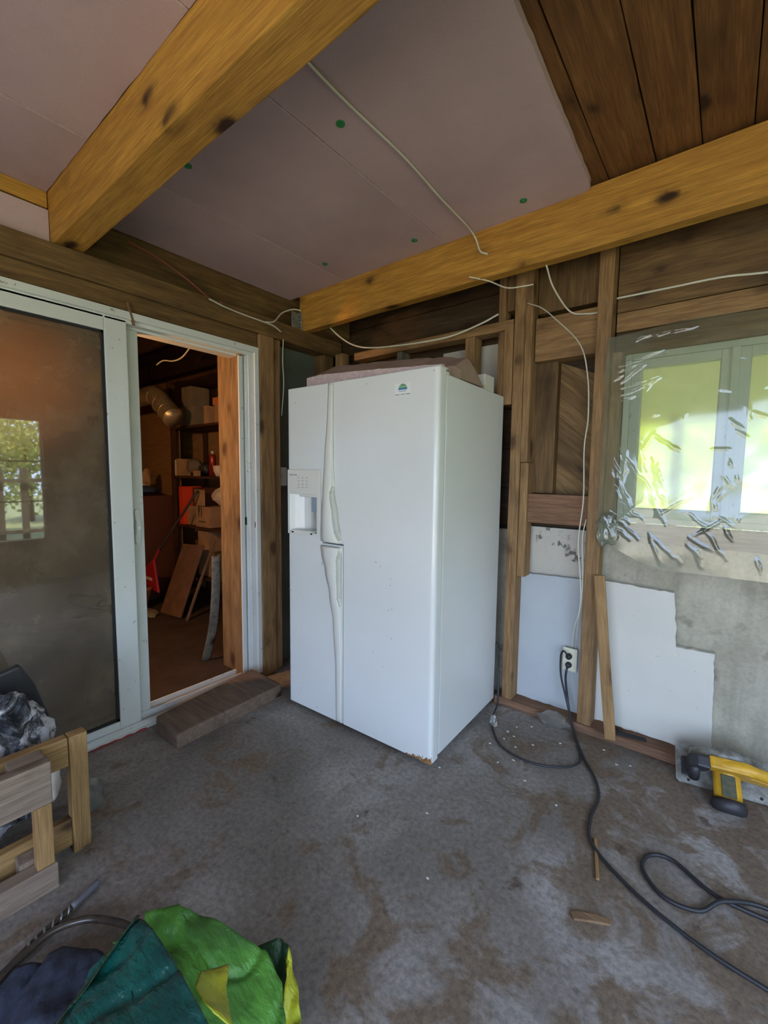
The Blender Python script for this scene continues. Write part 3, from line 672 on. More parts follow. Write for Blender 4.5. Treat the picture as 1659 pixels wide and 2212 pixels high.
hl = handle([(.03, .362, .402, .006), (.3, .360, .402, .009), (.55, .345, .402, .016), (.70, .322, .402, .024), (.82, .295, .402, .030), (.90, .272, .402, .034), (.945, .264, .402, .034)], (.64, .925), fd, 'plastic')
hu['label'] = 'yellowed moulded upper handle'; hl['label'] = 'scuffed moulded lower handle'
# dispenser
dp = box('dispenser_panel', (U_(.008), -.010, .984), (U_(.258), .004, 1.333), 'plastic', fd, .004, 3)
ctr = box('cutter', (U_(.022), -.05, 1.000), (U_(.233), .052, 1.203), 'plastic', FR, 0)
cut(fd, ctr); cut(dp, ctr); bpy.data.objects.remove(ctr)
bm = bmesh.new(); x0, x1, z0, z1, yb = U_(.0225), U_(.2325), 1.0005, 1.2025, .056
n_ = 10; rr = []
for i in range(n_+1):       # curved back running from the left lip to the right
    t_ = i/n_; x = x0+(x1-x0)*t_; y = -.008+(.060)*math.sin(min(1, t_*2.2)*PI/2)
    rr.append((bm.verts.new((x, y, z0)), bm.verts.new((x, y, z1))))
for a, b in zip(rr, rr[1:]): bm.faces.new((a[0], b[0], b[1], a[1]))
a = bm.verts.new((x1, -.008, z0)); b = bm.verts.new((x1, -.008, z1)); bm.faces.new((rr[-1][0], a, b, rr[-1][1]))
bm.faces.new([q[0] for q in rr]+[a]); bm.faces.new([q[1] for q in rr]+[b])
link('dispenser_recess', bm, 'enamel', fd)
box('paddle', (U_(.170), .012, 1.108), (U_(.226), .022, 1.195), 'grey_p', fd, .004)
box('nozzle', (U_(.09), .0, 1.188), (U_(.228), .045, 1.204), 'plastic', fd, .004)
bm = bmesh.new(); addbox(bm, (U_(.045), -.016, 1.000), (U_(.205), .04, 1.009)); bevel(bm, .002, 2); link('drip_tray', bm, 'plastic', fd)
for u in (.052, .195): cyl('screw', (U_(u), -.0165, .996), (U_(u), -.009, .996), .005, 'dark', fd, 12)
MT['ink'] = plain('grey_ink', (.16, .17, .18), .6)
text('logo', 'MAYTAG', .011, 'ink', fd, (U_(.041), -.0106, 1.301), (PI/2, 0, 0))
bm = bmesh.new(); addbox(bm, (U_(.027), -.0112, 1.300), (U_(.037), -.0102, 1.3015)); addbox(bm, (U_(.027), -.0112, 1.309), (U_(.037), -.0102, 1.3105)); addbox(bm, (U_(.027), -.0112, 1.300), (U_(.0285), -.0102, 1.31)); addbox(bm, (U_(.0355), -.0112, 1.300), (U_(.037), -.0102, 1.31))
link('logo_square', bm, 'ink', fd)
bm = bmesh.new()
for r_ in range(2):
    for c_ in range(3):
        x, z = U_(.098+c_*.031), 1.283-r_*.036
        addbox(bm, (x-.005, -.0108, z+.004), (x-.004, -.0101, z+.010)); addbox(bm, (x+.003, -.0108, z+.002), (x+.004, -.0101, z+.010)); addbox(bm, (x-.004, -.0108, z+.0035), (x+.003, -.0101, z+.0045))
        addbox(bm, (x-.009, -.0108, z-.010), (x+.008, -.0101, z-.008)); addbox(bm, (x-.001, -.0108, z+.013), (x+.001, -.0101, z+.015))
link('control_icons', bm, 'ink', fd)
# sticker
box('sticker', (U_(.712), -.0012, 1.655), (U_(.798), .0, 1.711), 'whitep', rd, 0)
MT['stick'] = plain('sticker_white', (.68, .70, .66), .5); bpy.data.objects['sticker'].data.materials[0] = MT['stick']
bm = bmesh.new(); c = bm.verts.new((U_(.755), -.0018, 1.682)); vs = [bm.verts.new((U_(.755)+.024*math.cos(PI*k/16), -.0018, 1.682+.025*math.sin(PI*k/16))) for k in range(17)]
for k in range(16): bm.faces.new((c, vs[k], vs[k+1]))
mm, n, b = newmat('sticker_dome'); v = objvec(n, rnd=False); sx = N(n, 'ShaderNodeSeparateXYZ'); n.links.new(v, sx.inputs[0])
mr = N(n, 'ShaderNodeMapRange'); mr.inputs[1].default_value = 1.682; mr.inputs[2].default_value = 1.707; n.links.new(sx.outputs[2], mr.inputs[0])
ad = N(n, 'ShaderNodeMath', operation='MULTIPLY_ADD'); n.links.new(noiset(n, v, 90, 2), ad.inputs[0]); ad.inputs[1].default_value = .5; n.links.new(mr.outputs[0], ad.inputs[2])
n.links.new(ramp(n, ad.outputs[0], [(.35, (.03, .16, .30)), (.6, (.10, .32, .36)), (.8, (.35, .45, .12)), (1, (.10, .26, .20))]), b.inputs['Base Color'])
link('sticker_emblem', bm, mm, rd)
bm = bmesh.new(); x = .735
for k in range(9): addbox(bm, (U_(x), -.0018, 1.674), (U_(x+.003), -.0013, 1.6775)); x += .0045
link('sticker_lettering', bm, plain('blue_ink', (.15, .3, .5), .6), rd)
bm = bmesh.new()
for a_, b_ in ((.714, .737), (.745, .765), (.771, .795)):
    x = a_
    while x < b_: addbox(bm, (U_(x), -.0018, 1.660), (U_(x+.0028), -.0013, 1.6635)); x += .004
link('sticker_lettering', bm, 'ink', rd)
# rust at the lower right corner, chips in the enamel
bm = bmesh.new()
for k in range(110):
    u = .78+.153*random.random()**.45; z = .024+abs(random.gauss(0, .010))*(u-.74)*6; r = .002+.004*random.random()
    bmesh.ops.create_icosphere(bm, subdivisions=1, radius=r, matrix=Matrix.Translation((U_(u), -.0005, z)) @ Matrix.Diagonal((1.3, .25, 1, 1)))
for k in range(14):
    z = .022+.05*random.random()**2; bmesh.ops.create_icosphere(bm, subdivisions=1, radius=.003, matrix=Matrix.Translation((U_(.931), .004+.02*random.random(), z)) @ Matrix.Diagonal((.4, 1, 1.4, 1)))
q = link('rust_patch', bm, 'rust', rd, True); q['label'] = 'orange rust along the lower corner'
for u, z in ((.64, .88), (.70, .80), (.69, .68), (.71, .69), (.71, .55), (.60, .46), (.66, .40), (.70, .83), (.55, 1.73), (.91, 1.745)):
    bm = bmesh.new(); bmesh.ops.create_icosphere(bm, subdivisions=1, radius=.0022, matrix=Matrix.Translation((U_(u), -.0, z)) @ Matrix.Diagonal((1, .25, 1.6, 1))); link('paint_chip', bm, 'ink', rd)
for u, z in ((.005, .665), (.011, .662), (.018, .664), (.262, .842), (.259, .85), (.10, .12), (.22, .05)):
    bm = bmesh.new(); bmesh.ops.create_icosphere(bm, subdivisions=1, radius=.003, matrix=Matrix.Translation((U_(u), -.0, z)) @ Matrix.Diagonal((1, .25, 1.2, 1))); link('paint_chip', bm, 'ink', fd)
tag(FR, 'white side-by-side refrigerator with water dispenser standing in the corner', 'refrigerator')
# things on top of it
fo = empty('foam_block', (0, 0, 0))
SEC = [(.46, -.75, 1.752, .105, -.73, 1.862), (.60, -.76, 1.752, .105, -.66, 1.922), (.87, -.76, 1.752, .085, -.64, 1.908), (1.13, -.74, 1.752, .065, -.62, 1.893), (1.30, -.72, 1.752, .06, -.60, 1.878), (1.385, -.70, 1.752, .05, -.58, 1.862), (1.40, -.66, 1.752, .04, -.56, 1.840)]
bm = bmesh.new(); rr = []
for k in range(len(SEC)-1):
    for q in range(6 if k < len(SEC)-2 else 7):
        t_ = q/6; a = [p+(r_-p)*t_ for p, r_ in zip(SEC[k], SEC[k+1])]; w_ = noise.noise(V((a[0]*25, 0, 0)))*.006
        x, yf, zb, h_, yr, zr = a
        rr.append([bm.verts.new(p) for p in ((x, yf+w_, zb), (x, yf+w_*.5, zb+h_+w_*.5), (x, yr, zr+w_), (x, yr+.05, zr-.03), (x, yr+.14, zb))])
for a, b in zip(rr, rr[1:]):
    for k in range(5): bm.faces.new((a[k], a[(k+1) % 5], b[(k+1) % 5], b[k]))
bm.faces.new(rr[0]); bm.faces.new(rr[-1][::-1]); link('slab', bm, 'dfoam', fo)
bm = bmesh.new(); e_ = []
for k in range(31):
    x = .465+.88*k/30; h_ = 1.752+.103-.045*max(0, (x-.6)/.75)
    y = -.765+.03*max(0, (x-.9)/.45)+.012*max(0, (.6-x)/.14)+noise.noise(V((x*25, 3, 0)))*.002; h_ += noise.noise(V((x*40, 9, 0)))*.005
    e_.append([bm.verts.new(p) for p in ((x, y-.006, 1.7525), (x, y-.006, h_), (x, y+.02, h_+.004), (x, y+.02, 1.7525))])
for a, b in zip(e_, e_[1:]):
    for k in range(4): bm.faces.new((a[k], a[(k+1) % 4], b[(k+1) % 4], b[k]))
bm.faces.new(e_[0]); bm.faces.new(e_[-1][::-1]); pc = link('foam_edge', bm, 'foamcut', fo); pc['label'] = 'rough lighter cut edge'
tag(fo, 'dusty pink foam slab lying on top of the refrigerator', 'foam slab')
tag(box('white_carton', (1.20, -.38, 1.744), (1.385, -.27, 1.830), 'board', bv=.003), 'small dirty white box on the rear right of the refrigerator top', 'box')
sb = empty('switch_box', (-.09, -.50, 1.29)); box('plate', (0, -.045, -.065), (.012, .035, .065), 'grey', sb, .003); bpy.data.objects['plate.001' if 'plate.001' in bpy.data.objects else 'plate'].data.materials[0] = MT['plastic']
box('toggle', (.012, -.012, -.01), (.022, -.004, .01), 'plastic', sb, .001); tag(sb, 'pale switch plate in the gap left of the refrigerator', 'switch')
tag(tube('wall_cable', [(.036, -.58, 2.19), (.022, -.575, 2.05), (.018, -.565, 1.9), (.0, -.57, 1.7)], .003, 'cable'), 'thin cream cable hanging down beside the door post', 'cable')

# ------------------------------------------------------------------ circular saw, leaning on the sill
SW = empty('circular_saw', (2.292, -.285, .004))
ang = math.atan2(.056, .299); tilt = math.radians(47)
SW.rotation_euler = (Matrix.Rotation(ang, 3, 'Z') @ Matrix.Rotation(tilt, 3, 'X')).to_euler()
bp = prism('base_plate', [(0, .01), (.01, 0), (.33, 0), (.34, .01), (.34, .150), (.33, .16), (.012, .16), (0, .15)], 'z', 0, .004, 'steel', SW, .001, 1)
for x, y in ((.045, .015), (.19, .012), (.29, .018)): cyl('bolt', (x, y, .0035), (x, y, .0055), .006, 'dark', SW, 14)
def guard(name, r, y0, y1, a0, a1, m, cx=.165, cz=.02):
    bm = bmesh.new(); n = 28; A = []; 
    for i in range(n+1):
        a = a0+(a1-a0)*i/n; ca, sa = math.cos(a), math.sin(a)
        A.append([bm.verts.new((cx+ca*rr_, y, cz+sa*rr_)) for rr_, y in ((r*.25, y0), (r*.86, y0), (r*.97, y0+.005), (r, (y0+y1)/2), (r*.97, y1-.005), (r*.86, y1), (r*.25, y1))])
    for a, b in zip(A, A[1:]):
        for k in range(6): bm.faces.new((a[k], a[k+1], b[k+1], b[k]))
        bm.faces.new((a[6], a[0], b[0], b[6]))
    bm.faces.new(A[0]); bm.faces.new(A[-1][::-1])
    return link(name, bm, m, SW, True)
guard('blade_guard', .122, .090, .142, .02, PI-.02, 'steel')
bm = bmesh.new(); addtube(bm, [V((.165, .114, .02)), V((.165, .118, .02))], .092, 32); link('blade', bm, 'metal', SW)
# motor housing towards the near edge: yellow, black end cap
bm = bmesh.new(); addtube(bm, [V((.165, .088, .075)), V((.165, .06, .075)), V((.165, -.045, .075))], [.052, .046, .046], 26); link('motor_housing', bm, 'yellow', SW, True)
bm = bmesh.new(); addbox(bm, (.138, -.035, .118), (.185, .045, .1235)); bevel(bm, .002, 1); link('rating_label', bm, plain('dark_label', (.09, .08, .03), .6, c2=(.04, .05, .03), scale=60), SW)
bm = bmesh.new(); addtube(bm, [V((.165, -.040, .075)), V((.165, -.058, .075)), V((.165, -.078, .075)), V((.165, -.086, .075))], [.056, .060, .054, .036], 28); link('end_cap', bm, 'tool', SW, True)
bm = bmesh.new()
for k in range(9):
    a = PI*(.1+.1*k); addbox(bm, (.165+.042*math.cos(a)-.002, -.0885, .075-.042*math.sin(a)-.004), (.165+.042*math.cos(a)+.002, -.078, .075-.042*math.sin(a)+.004))
link('vent', bm, 'dark', SW)
# handle: yellow grip arching over the top to the rear
bm = bmesh.new(); addtube(bm, cr([(.10, .075, .125), (.17, .075, .150), (.235, .075, .150), (.30, .073, .120), (.355, .072, .075), (.375, .072, .035)], 6), .021, 14, .017); link('rear_handle', bm, 'yellow', SW, True)
prism('handle_web', [(.20, .05), (.34, .025), (.375, .03), (.30, .085), (.22, .11)], 'y', .055, .085, 'yellow', SW, .006)
prism('top_housing', [(.095, .100), (.23, .085), (.245, .155), (.22, .165), (.10, .155)], 'y', .052, .098, 'yellow', SW, .008)
prism('front_knob', [(.03, .06), (.045, .045), (.075, .05), (.10, .095), (.104, .150), (.06, .155), (.03, .13)], 'y', .045, .092, 'tool', SW, .008)
bm = bmesh.new(); addtube(bm, [V((.055, .02, .06)), V((.055, .046, .10)), V((.055, .06, .11))], [.020, .022, .016], 18); link('depth_knob', bm, 'tool', SW, True)
box('front_bracket', (.02, .03, .004), (.05, .10, .02), 'tool', SW, .003)
tag(SW, 'yellow and black circular saw tilted against the sill at the right', 'circular saw')

# debris on the floor
tag(beam('wood_splinter', (2.092, -.84, .006), (2.135, -1.01, .006), .012, .008, 'pale'), 'long thin orange wood splinter beside the cord bend', 'splinter')
MT['chip'] = wood('chip_wood', (.30, .19, .10), (.2, .12, .06))
tag(prism('wood_chip', [(2.095, -1.175), (2.11, -1.192), (2.155, -1.165), (2.20, -1.142), (2.198, -1.124), (2.15, -1.140), (2.105, -1.165)], 'z', .0, .008, 'chip', bv=.002), 'pale flat wood chip lying on the floor left of the cord', 'wood chip')
def crumple(name, c, s, m, seed):
    bm = bmesh.new(); bmesh.ops.create_icosphere(bm, subdivisions=2, radius=1)
    for v in bm.verts:
        d = 1+.5*noise.noise(v.co*1.6+V((seed, 0, 0))); v.co = V((v.co.x*s[0], v.co.y*s[1], v.co.z*s[2]))*d
    o = link(name, bm, m); o.location = c; return o
MT['film'], _ = mk_glass('milky_film', (.85, .85, .8), (.5, .48, .42), .3, .03, .2)
tag(crumple('plastic_scrap', (1.50, -.40, .03), (.022, .02, .035), 'film', 3), 'crumpled clear plastic scrap at the rear foot of the refrigerator', 'plastic scrap')
tag(crumple('plastic_scrap', (1.745, -.205, .04), (.075, .02, .045), 'film', 8), 'milky torn plastic scrap on the sill below the outlet', 'plastic scrap')
random.seed(5)
MT['chipw'] = plain('white_chip', (.62, .60, .54), .8)
FL = [(1.59, -.47), (1.62, -.42), (1.66, -.50), (1.55, -.55), (1.72, -.43), (1.69, -.60), (1.60, -.33), (1.66, -.28), (1.82, -.33), (2.0, -.25), (2.07, -.33), (2.12, -.30), (1.45, -.86), (1.55, -1.12), (1.70, -1.35), (1.78, -.70), (1.93, -.76), (1.35, -1.30), (1.64, -.66), (1.58, -.40)]
for k, (x, y) in enumerate(FL):
    o = crumple('paint_flake', (x, y, .002), (.004+.003*random.random(), .004, .002), 'chipw', k)
    tag(o, 'tiny white paint flake on the concrete between refrigerator and cord', 'paint flake', 'paint flakes scattered on the floor')

# ------------------------------------------------------------------ wooden rack at the left edge
RK = empty('wooden_rack', (.75, -2.2, 0))
def rk(name, a, b, m='pale', bv=.004): 
    L = V(RK.location); return bx(name, V(a)-L, V(b)-L, m, RK, bv)
rk('post', (.660, -2.035, .0), (.705, -1.982, .418)); rk('rail', (.662, -3.0, .318), (.700, -2.036, .418)); rk('rail', (.664, -3.0, .03), (.698, -2.036, .125))
rk('rail', (.765, -3.0, .285), (.803, -2.108, .420), 'rough'); rk('post', (.768, -2.155, .085), (.803, -2.110, .284)); rk('rail', (.755, -3.0, .0), (.806, -2.105, .084), 'rough')
rk('crosspiece', (.702, -2.20, .375), (.764, -2.112, .418), 'rough'); rk('crosspiece', (.702, -2.19, .03), (.754, -2.14, .10), 'rough')
tag(RK, 'low open wooden frame of pale boards standing at the left edge', 'wooden frame')
# black and white shaggy bundle behind it
def mk_fur():
    m, n, b = newmat('black_white_fur'); v = objvec(n, (1, 1, 1), False)
    f = noiset(n, v, 7, 6, .7, 1.5); c = ramp(n, f, [(.40, (.015, .016, .02)), (.49, (.14, .14, .15)), (.56, (.62, .62, .64))])
    n.links.new(c, b.inputs['Base Color']); b.inputs['Roughness'].default_value = .95; bump(n, b, noiset(n, v, 60, 5), .8, .02); return m
MT['fur'] = mk_fur()
FU = empty('furry_bundle', (.42, -2.17, .0))
blob('fur_cloth', (.0, 0, .27), (.13, .155, .24), 'fur', FU, .22, 4, 5)
o = prism('black_bag', [(-.20, .50), (.10, .565), (.14, .48), (.19, .30), (.20, .10), (-.1, .1)], 'x', -.16, -.12, 'black', FU, .01)
o = blob('pale_lining', (.10, .12, .20), (.03, .03, .09), 'whitep', FU, .3, 6, 3); 
tag(FU, 'black and white furry bundle behind the wooden frame', 'bundle')
tag(blob('stone', (.50, -1.925, .035), (.04, .05, .075), 'stone', None, .25, 9, 4, 1.3), 'rounded grey stone behind the wooden frame post', 'stone')

# ------------------------------------------------------------------ hoses, cloth and bags in the foreground
HO = empty('rubber_hose', (.98, -2.2, 0)); L = V(HO.location)
tube('hose', [V(p)-L for p in [(1.10, -2.50, .02), (1.04, -2.33, .02), (1.0, -2.26, .022), (.98, -2.17, .025), (1.02, -2.10, .03), (1.09, -2.055, .035), (1.17, -2.03, .04), (1.28, -2.06, .06)]], .0095, 'hose', HO)
tag(HO, 'shiny curved brown hose in the lower left corner', 'hose')
HS = empty('flexible_conduit', (.95, -2.18, 0)); L = V(HS.location)
P = [V(p)-L for p in [(1.06, -2.42, .018), (1.0, -2.28, .018), (.965, -2.20, .018), (.935, -2.11, .018), (.915, -2.055, .018)]]
tube('pipe', P, .009, 'hose', HS)
bm = bmesh.new(); C_ = cr(P, 30); A = [p for p in C_ if p.y > -.045 and p.y < .07]
sp = []
for i, p in enumerate(A):
    a = i*.9; sp.append(p+V((math.cos(a)*.010, 0, math.sin(a)*.010)))
addtube(bm, sp, .0028, 6); q = link('metal_spiral', bm, 'metal', HS, True); q['label'] = 'bright metal spiral'
bm = bmesh.new(); addtube(bm, cr(P[-2:]+[V((.905, -2.03, .018))-L], 4), .011, 12); link('end_sleeve', bm, plain('grey_sleeve', (.12, .12, .13), .4), HS, True)
tag(HS, 'straight dark conduit with a metal spiral near its end, beside the wooden frame', 'conduit')
def drape(name, P, mt, th=.003, amp=.008, fs=9, seed=0, parent=None, sub=4, fold=0):
    """folded film: polygon of 3-D corners fan-triangulated around their mean, subdivided and crumpled"""
    bm = bmesh.new(); vs = [bm.verts.new(p) for p in P]; c = bm.verts.new(sum((V(p) for p in P), V())/len(P))
    for i in range(len(vs)): bm.faces.new((vs[i], vs[(i+1) % len(vs)], c))
    bmesh.ops.subdivide_edges(bm, edges=bm.edges[:], cuts=2**sub-1, use_grid_fill=True)
    bm.normal_update()
    for v in bm.verts:
        d = noise.fractal(v.co*fs+V((seed, 0, 0)), 1, 2, 4)*amp
        rd = max(0, 1-abs(noise.noise(v.co*fs*.9+V((0, seed, 0))))*5)*amp*1.2
        v.co += v.normal*(d+rd)
    o = link(name, bm, mt, parent, True); md = o.modifiers.new('t', 'SOLIDIFY'); md.thickness = th
    return o
def mk_bag(name, c1, c2, sc, rough, extra=None):
    m, n, b = newmat(name); v = objvec(n, rnd=False); f = noiset(n, v, sc, 5, .6, .5)
    col = ramp(n, f, [(.4, c2), (.6, c1)])
    if extra:
        g_ = noiset(n, v, 6.5, 3, .5, .2); col = mixc(n, ramp(n, g_, [(.60, 0), (.63, 1)]), col, extra)
    n.links.new(col, b.inputs['Base Color']); b.inputs['Roughness'].default_value = rough; b.inputs['Specular IOR Level'].default_value = .5
    bump(n, b, noiset(n, objvec(n, (1, 2.6, 1), False), 24, 5, .6, .4), .7, .012); return m
MT['teal'] = mk_bag('teal_plastic', (.004, .085, .065), (.003, .05, .045), 8, .15)
MT['lime'] = mk_bag('lime_plastic', (.085, .26, .03), (.04, .13, .02), 6, .45)
MT['yel'] = mk_bag('yellow_green_plastic', (.42, .42, .02), (.25, .33, .03), 8, .4)
MT['dgreen'] = mk_bag('dark_green_plastic', (.012, .045, .012), (.008, .02, .008), 8, .5)
MT['teal'].node_tree.nodes['Principled BSDF'].inputs['Coat Weight'].default_value = .25
GB = empty('green_sack', (1.55, -2.05, 0)); L = V(GB.location)
def dr(name, P, mt, parent, **k): return drape(name, [V(p)-L for p in P], mt, parent=parent, **k)
dr('front_film', [(1.285, -2.045, .19), (1.36, -1.995, .22), (1.44, -1.95, .20), (1.57, -1.885, .15), (1.64, -1.89, .12), (1.70, -1.93, .10), (1.72, -2.05, .12), (1.66, -2.18, .17), (1.45, -2.12, .15)], 'lime', GB, amp=.010, seed=3)
dr('yellow_patch', [(1.600, -2.003, .240), (1.575, -2.055, .250), (1.60, -2.080, .262), (1.68, -2.085, .280), (1.72, -2.07, .272), (1.640, -2.035, .250)], 'yel', GB, amp=.005, seed=5, sub=3)
dr('rear_fold', [(1.44, -1.93, .06), (1.56, -1.845, .135), (1.60, -1.835, .135), (1.645, -1.87, .06), (1.60, -1.90, .02), (1.50, -1.93, .02)], 'dgreen', GB, amp=.008, seed=7, sub=3)
dr('side_fold', [(1.598, -1.838, .140), (1.655, -1.855, .09), (1.715, -1.905, .09), (1.74, -1.96, .08), (1.72, -2.02, .05), (1.67, -1.96, .03), (1.63, -1.895, .05)], 'yel', GB, amp=.010, seed=9, sub=3)
o = blob('contents', (.0, -.02, .06), (.15, .12, .07), 'dgreen', GB, .2, 2, 4)
tag(GB, 'lime green plastic sack with yellow parts, crumpled in the foreground', 'plastic sack')
TB = empty('teal_sack', (1.38, -2.15, 0)); L = V(TB.location)
dr('film', [(1.36, -2.085, .262), (1.372, -2.080, .262), (1.53, -2.085, .275), (1.70, -2.10, .29), (1.76, -2.20, .28), (1.60, -2.32, .26), (1.44, -2.27, .22), (1.35, -2.19, .22)], 'teal', TB, amp=.008, seed=13, fs=8)
dr('side_film', [(1.358, -2.082, .260), (1.26, -2.08, .10), (1.22, -2.14, .04), (1.27, -2.25, .05), (1.42, -2.28, .21)], 'dgreen', TB, amp=.008, seed=17)
dr('green_edge', [(1.24, -2.09, .115), (1.27, -2.06, .10), (1.30, -2.075, .15), (1.26, -2.11, .15)], 'lime', TB, amp=.004, seed=18, sub=2)
tag(TB, 'glossy teal plastic sack folded to a point in the foreground', 'plastic sack')
NC = drape('navy_cloth', [(1.03, -2.26, .02), (1.08, -2.17, .045), (1.17, -2.12, .05), (1.26, -2.10, .07), (1.32, -2.20, .09), (1.40, -2.34, .08), (1.25, -2.42, .05), (1.10, -2.36, .03)], 'navy', .006, .020, 7, 21)
tag(NC, 'crumpled navy cloth in the lower left corner beside the teal sack', 'cloth')

# ------------------------------------------------------------------ storage room behind the sliding door
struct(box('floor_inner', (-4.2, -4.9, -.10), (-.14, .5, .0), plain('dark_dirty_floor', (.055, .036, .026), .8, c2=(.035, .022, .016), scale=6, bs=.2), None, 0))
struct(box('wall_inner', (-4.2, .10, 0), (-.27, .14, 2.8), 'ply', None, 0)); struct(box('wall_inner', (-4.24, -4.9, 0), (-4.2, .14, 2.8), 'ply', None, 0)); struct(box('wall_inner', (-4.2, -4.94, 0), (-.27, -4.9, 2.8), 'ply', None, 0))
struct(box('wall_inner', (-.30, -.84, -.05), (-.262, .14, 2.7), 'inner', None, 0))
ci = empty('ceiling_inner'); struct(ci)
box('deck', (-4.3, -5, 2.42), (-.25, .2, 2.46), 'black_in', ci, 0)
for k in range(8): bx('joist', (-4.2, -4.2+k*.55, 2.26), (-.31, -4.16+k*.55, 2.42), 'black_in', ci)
# shelf unit
SH = empty('shelf_unit', (-1.6, -.12, 0))
def sh(name, a, b, m='inner'): L = V(SH.location); return bx(name, V(a)-L, V(b)-L, m, SH, .002)
for x in (-2.12, -.98):
    for y in (-.30, .05): sh('upright', (x, y, 0), (x+.04, y+.035, 2.22))
for z in (1.765, 1.275, .785, .30): sh('shelf', (-2.12, -.305, z-.022), (-.94, .085, z))
sh('shelf', (-2.12, -.305, 2.198), (-.94, .085, 2.22))
sh('back_brace', (-1.75, .06, 0), (-1.68, .085, 2.2)); sh('back_brace', (-1.50, .06, 0), (-1.44, .085, 2.2))
tag(SH, 'dark wooden shelf unit in the storage room beyond the doorway', 'shelf')
def ibox(name, x0, x1, y0, y1, z0, z1, m, lab, cat='box', rz=0, bv=.003):
    e_ = box(name, (-(x1-x0)/2, -(y1-y0)/2, 0), ((x1-x0)/2, (y1-y0)/2, z1-z0), m, None, bv)
    e_.location = ((x0+x1)/2, (y0+y1)/2, z0); e_.rotation_euler.z = rz
    return tag(e_, lab, cat)
ibox('cardboard_box', -2.03, -1.90, -.28, -.15, 1.767, 1.86, 'card', 'small tan box at the left end of the top shelf')
ibox('storage_box', -1.88, -1.68, -.29, -.10, 1.767, 1.95, 'cardg', 'lower grey box of the stack on the top shelf')
ibox('storage_box', -1.89, -1.71, -.29, -.10, 1.952, 2.14, 'cardg', 'upper grey box of the stack on the top shelf')
ibox('cardboard_box', -1.49, -1.43, -.29, -.15, 1.767, 1.93, 'card', 'upright tan carton at the right of the top shelf')
ibox('cardboard_box', -1.39, -1.18, -.24, -.08, 1.767, 1.94, 'card', 'wide carton partly hidden by the jamb on the top shelf')
ibox('cardboard_box', -1.45, -1.36, -.22, -.12, 1.942, 2.01, plain('orange_card', (.6, .2, .08), .7), 'small orange box on top of the cartons')
ibox('red_box', -2.0, -1.91, -.29, -.1, .787, 1.17, 'redbox', 'bright red upright box on the middle shelf'); bpy.data.objects['red_box'].location.z = .787
ibox('cardboard_box', -2.09, -1.93, -.345, -.312, .80, .99, 'card', 'small tan box in front of the red box')
bpy.data.objects['cardboard_box.004'].location = (-1.86, -.24, .787)
ibox('black_box', -1.90, -1.68, -.20, -.05, .787, 1.16, 'brownf', 'dark box between the red box and the open carton')
oc = empty('open_carton', (-1.55, -.20, .787))
bm = bmesh.new(); addbox(bm, (-.13, -.09, 0), (.13, .09, .20)); bevel(bm, .002, 1); link('carton_body', bm, 'card', oc)
box('flap', (-.13, -.093, .19), (.05, -.089, .36), 'card', oc, 0); box('carton_writing', (-.06, -.0935, .14), (-.05, -.0925, .20), 'dark', oc, 0)
bm = bmesh.new(); addbox(bm, (-.07, -.0935, .10), (-.062, -.0925, .20)); addbox(bm, (-.02, -.0935, .10), (-.012, -.0925, .20)); addbox(bm, (-.08, -.0935, .20), (.07, -.0925, .206)); addbox(bm, (-.07, -.0935, .05), (.06, -.0925, .058)); link('tape_marks', bm, 'dark', oc)
tag(oc, 'open cardboard carton with dark markings on the middle shelf', 'box')
tag(crumple('paper_bag', (-1.36, -.22, 1.09), (.11, .05, .07), 'whitep', 4), 'crumpled pale paper bundle beside the open carton', 'paper')
bt = empty('spray_can', (-1.47, -.22, 1.277)); lathe('can_body', [(.033, 0), (.033, .19), (.026, .205), (.012, .212)], plain('red_can', (.28, .03, .02), .3, .3), bt); lathe('cap', [(.014, .212), (.014, .24)], 'whitep', bt, loc=(0, 0, 0)); tag(bt, 'dark red spray can on the second shelf', 'can')
lathe('white_jug', [(.05, 0), (.06, .02), (.06, .16), (.04, .22), (.018, .25), (.018, .28)], 'whitep', None, loc=(-1.22, -.15, 1.277)); tag(bpy.data.objects['white_jug'], 'pale plastic jug on the second shelf near the jamb', 'jug')
lathe('bowl', [(.03, 0), (.05, .05), (.055, .10)], 'whitep', None, loc=(-1.31, -.25, 1.277)); tag(bpy.data.objects['bowl'], 'pale cup on the second shelf, right of the spray can', 'cup')
tag(blob('tool_case', (-1.88, -.18, 1.372), (.09, .07, .08), 'cardg', None, .2, 4, 3), 'rounded grey lump on the left of the second shelf', 'tool')
tag(blob('grinder', (-1.68, -.18, 1.35), (.07, .05, .055), 'tool', None, .3, 6, 3), 'dark power tool on the middle of the second shelf', 'tool')
ibox('small_carton', -1.69, -1.62, -.30, -.26, 1.277, 1.33, 'card', 'tiny tan carton in front of the power tool')
ibox('book', -2.07, -2.05, -.29, -.15, 1.277, 1.44, 'whitep', 'thin pale upright book at the left of the second shelf', 'book')
ibox('book', -2.035, -2.01, -.29, -.15, 1.277, 1.45, 'card', 'tan upright book next to the thin pale one', 'book')
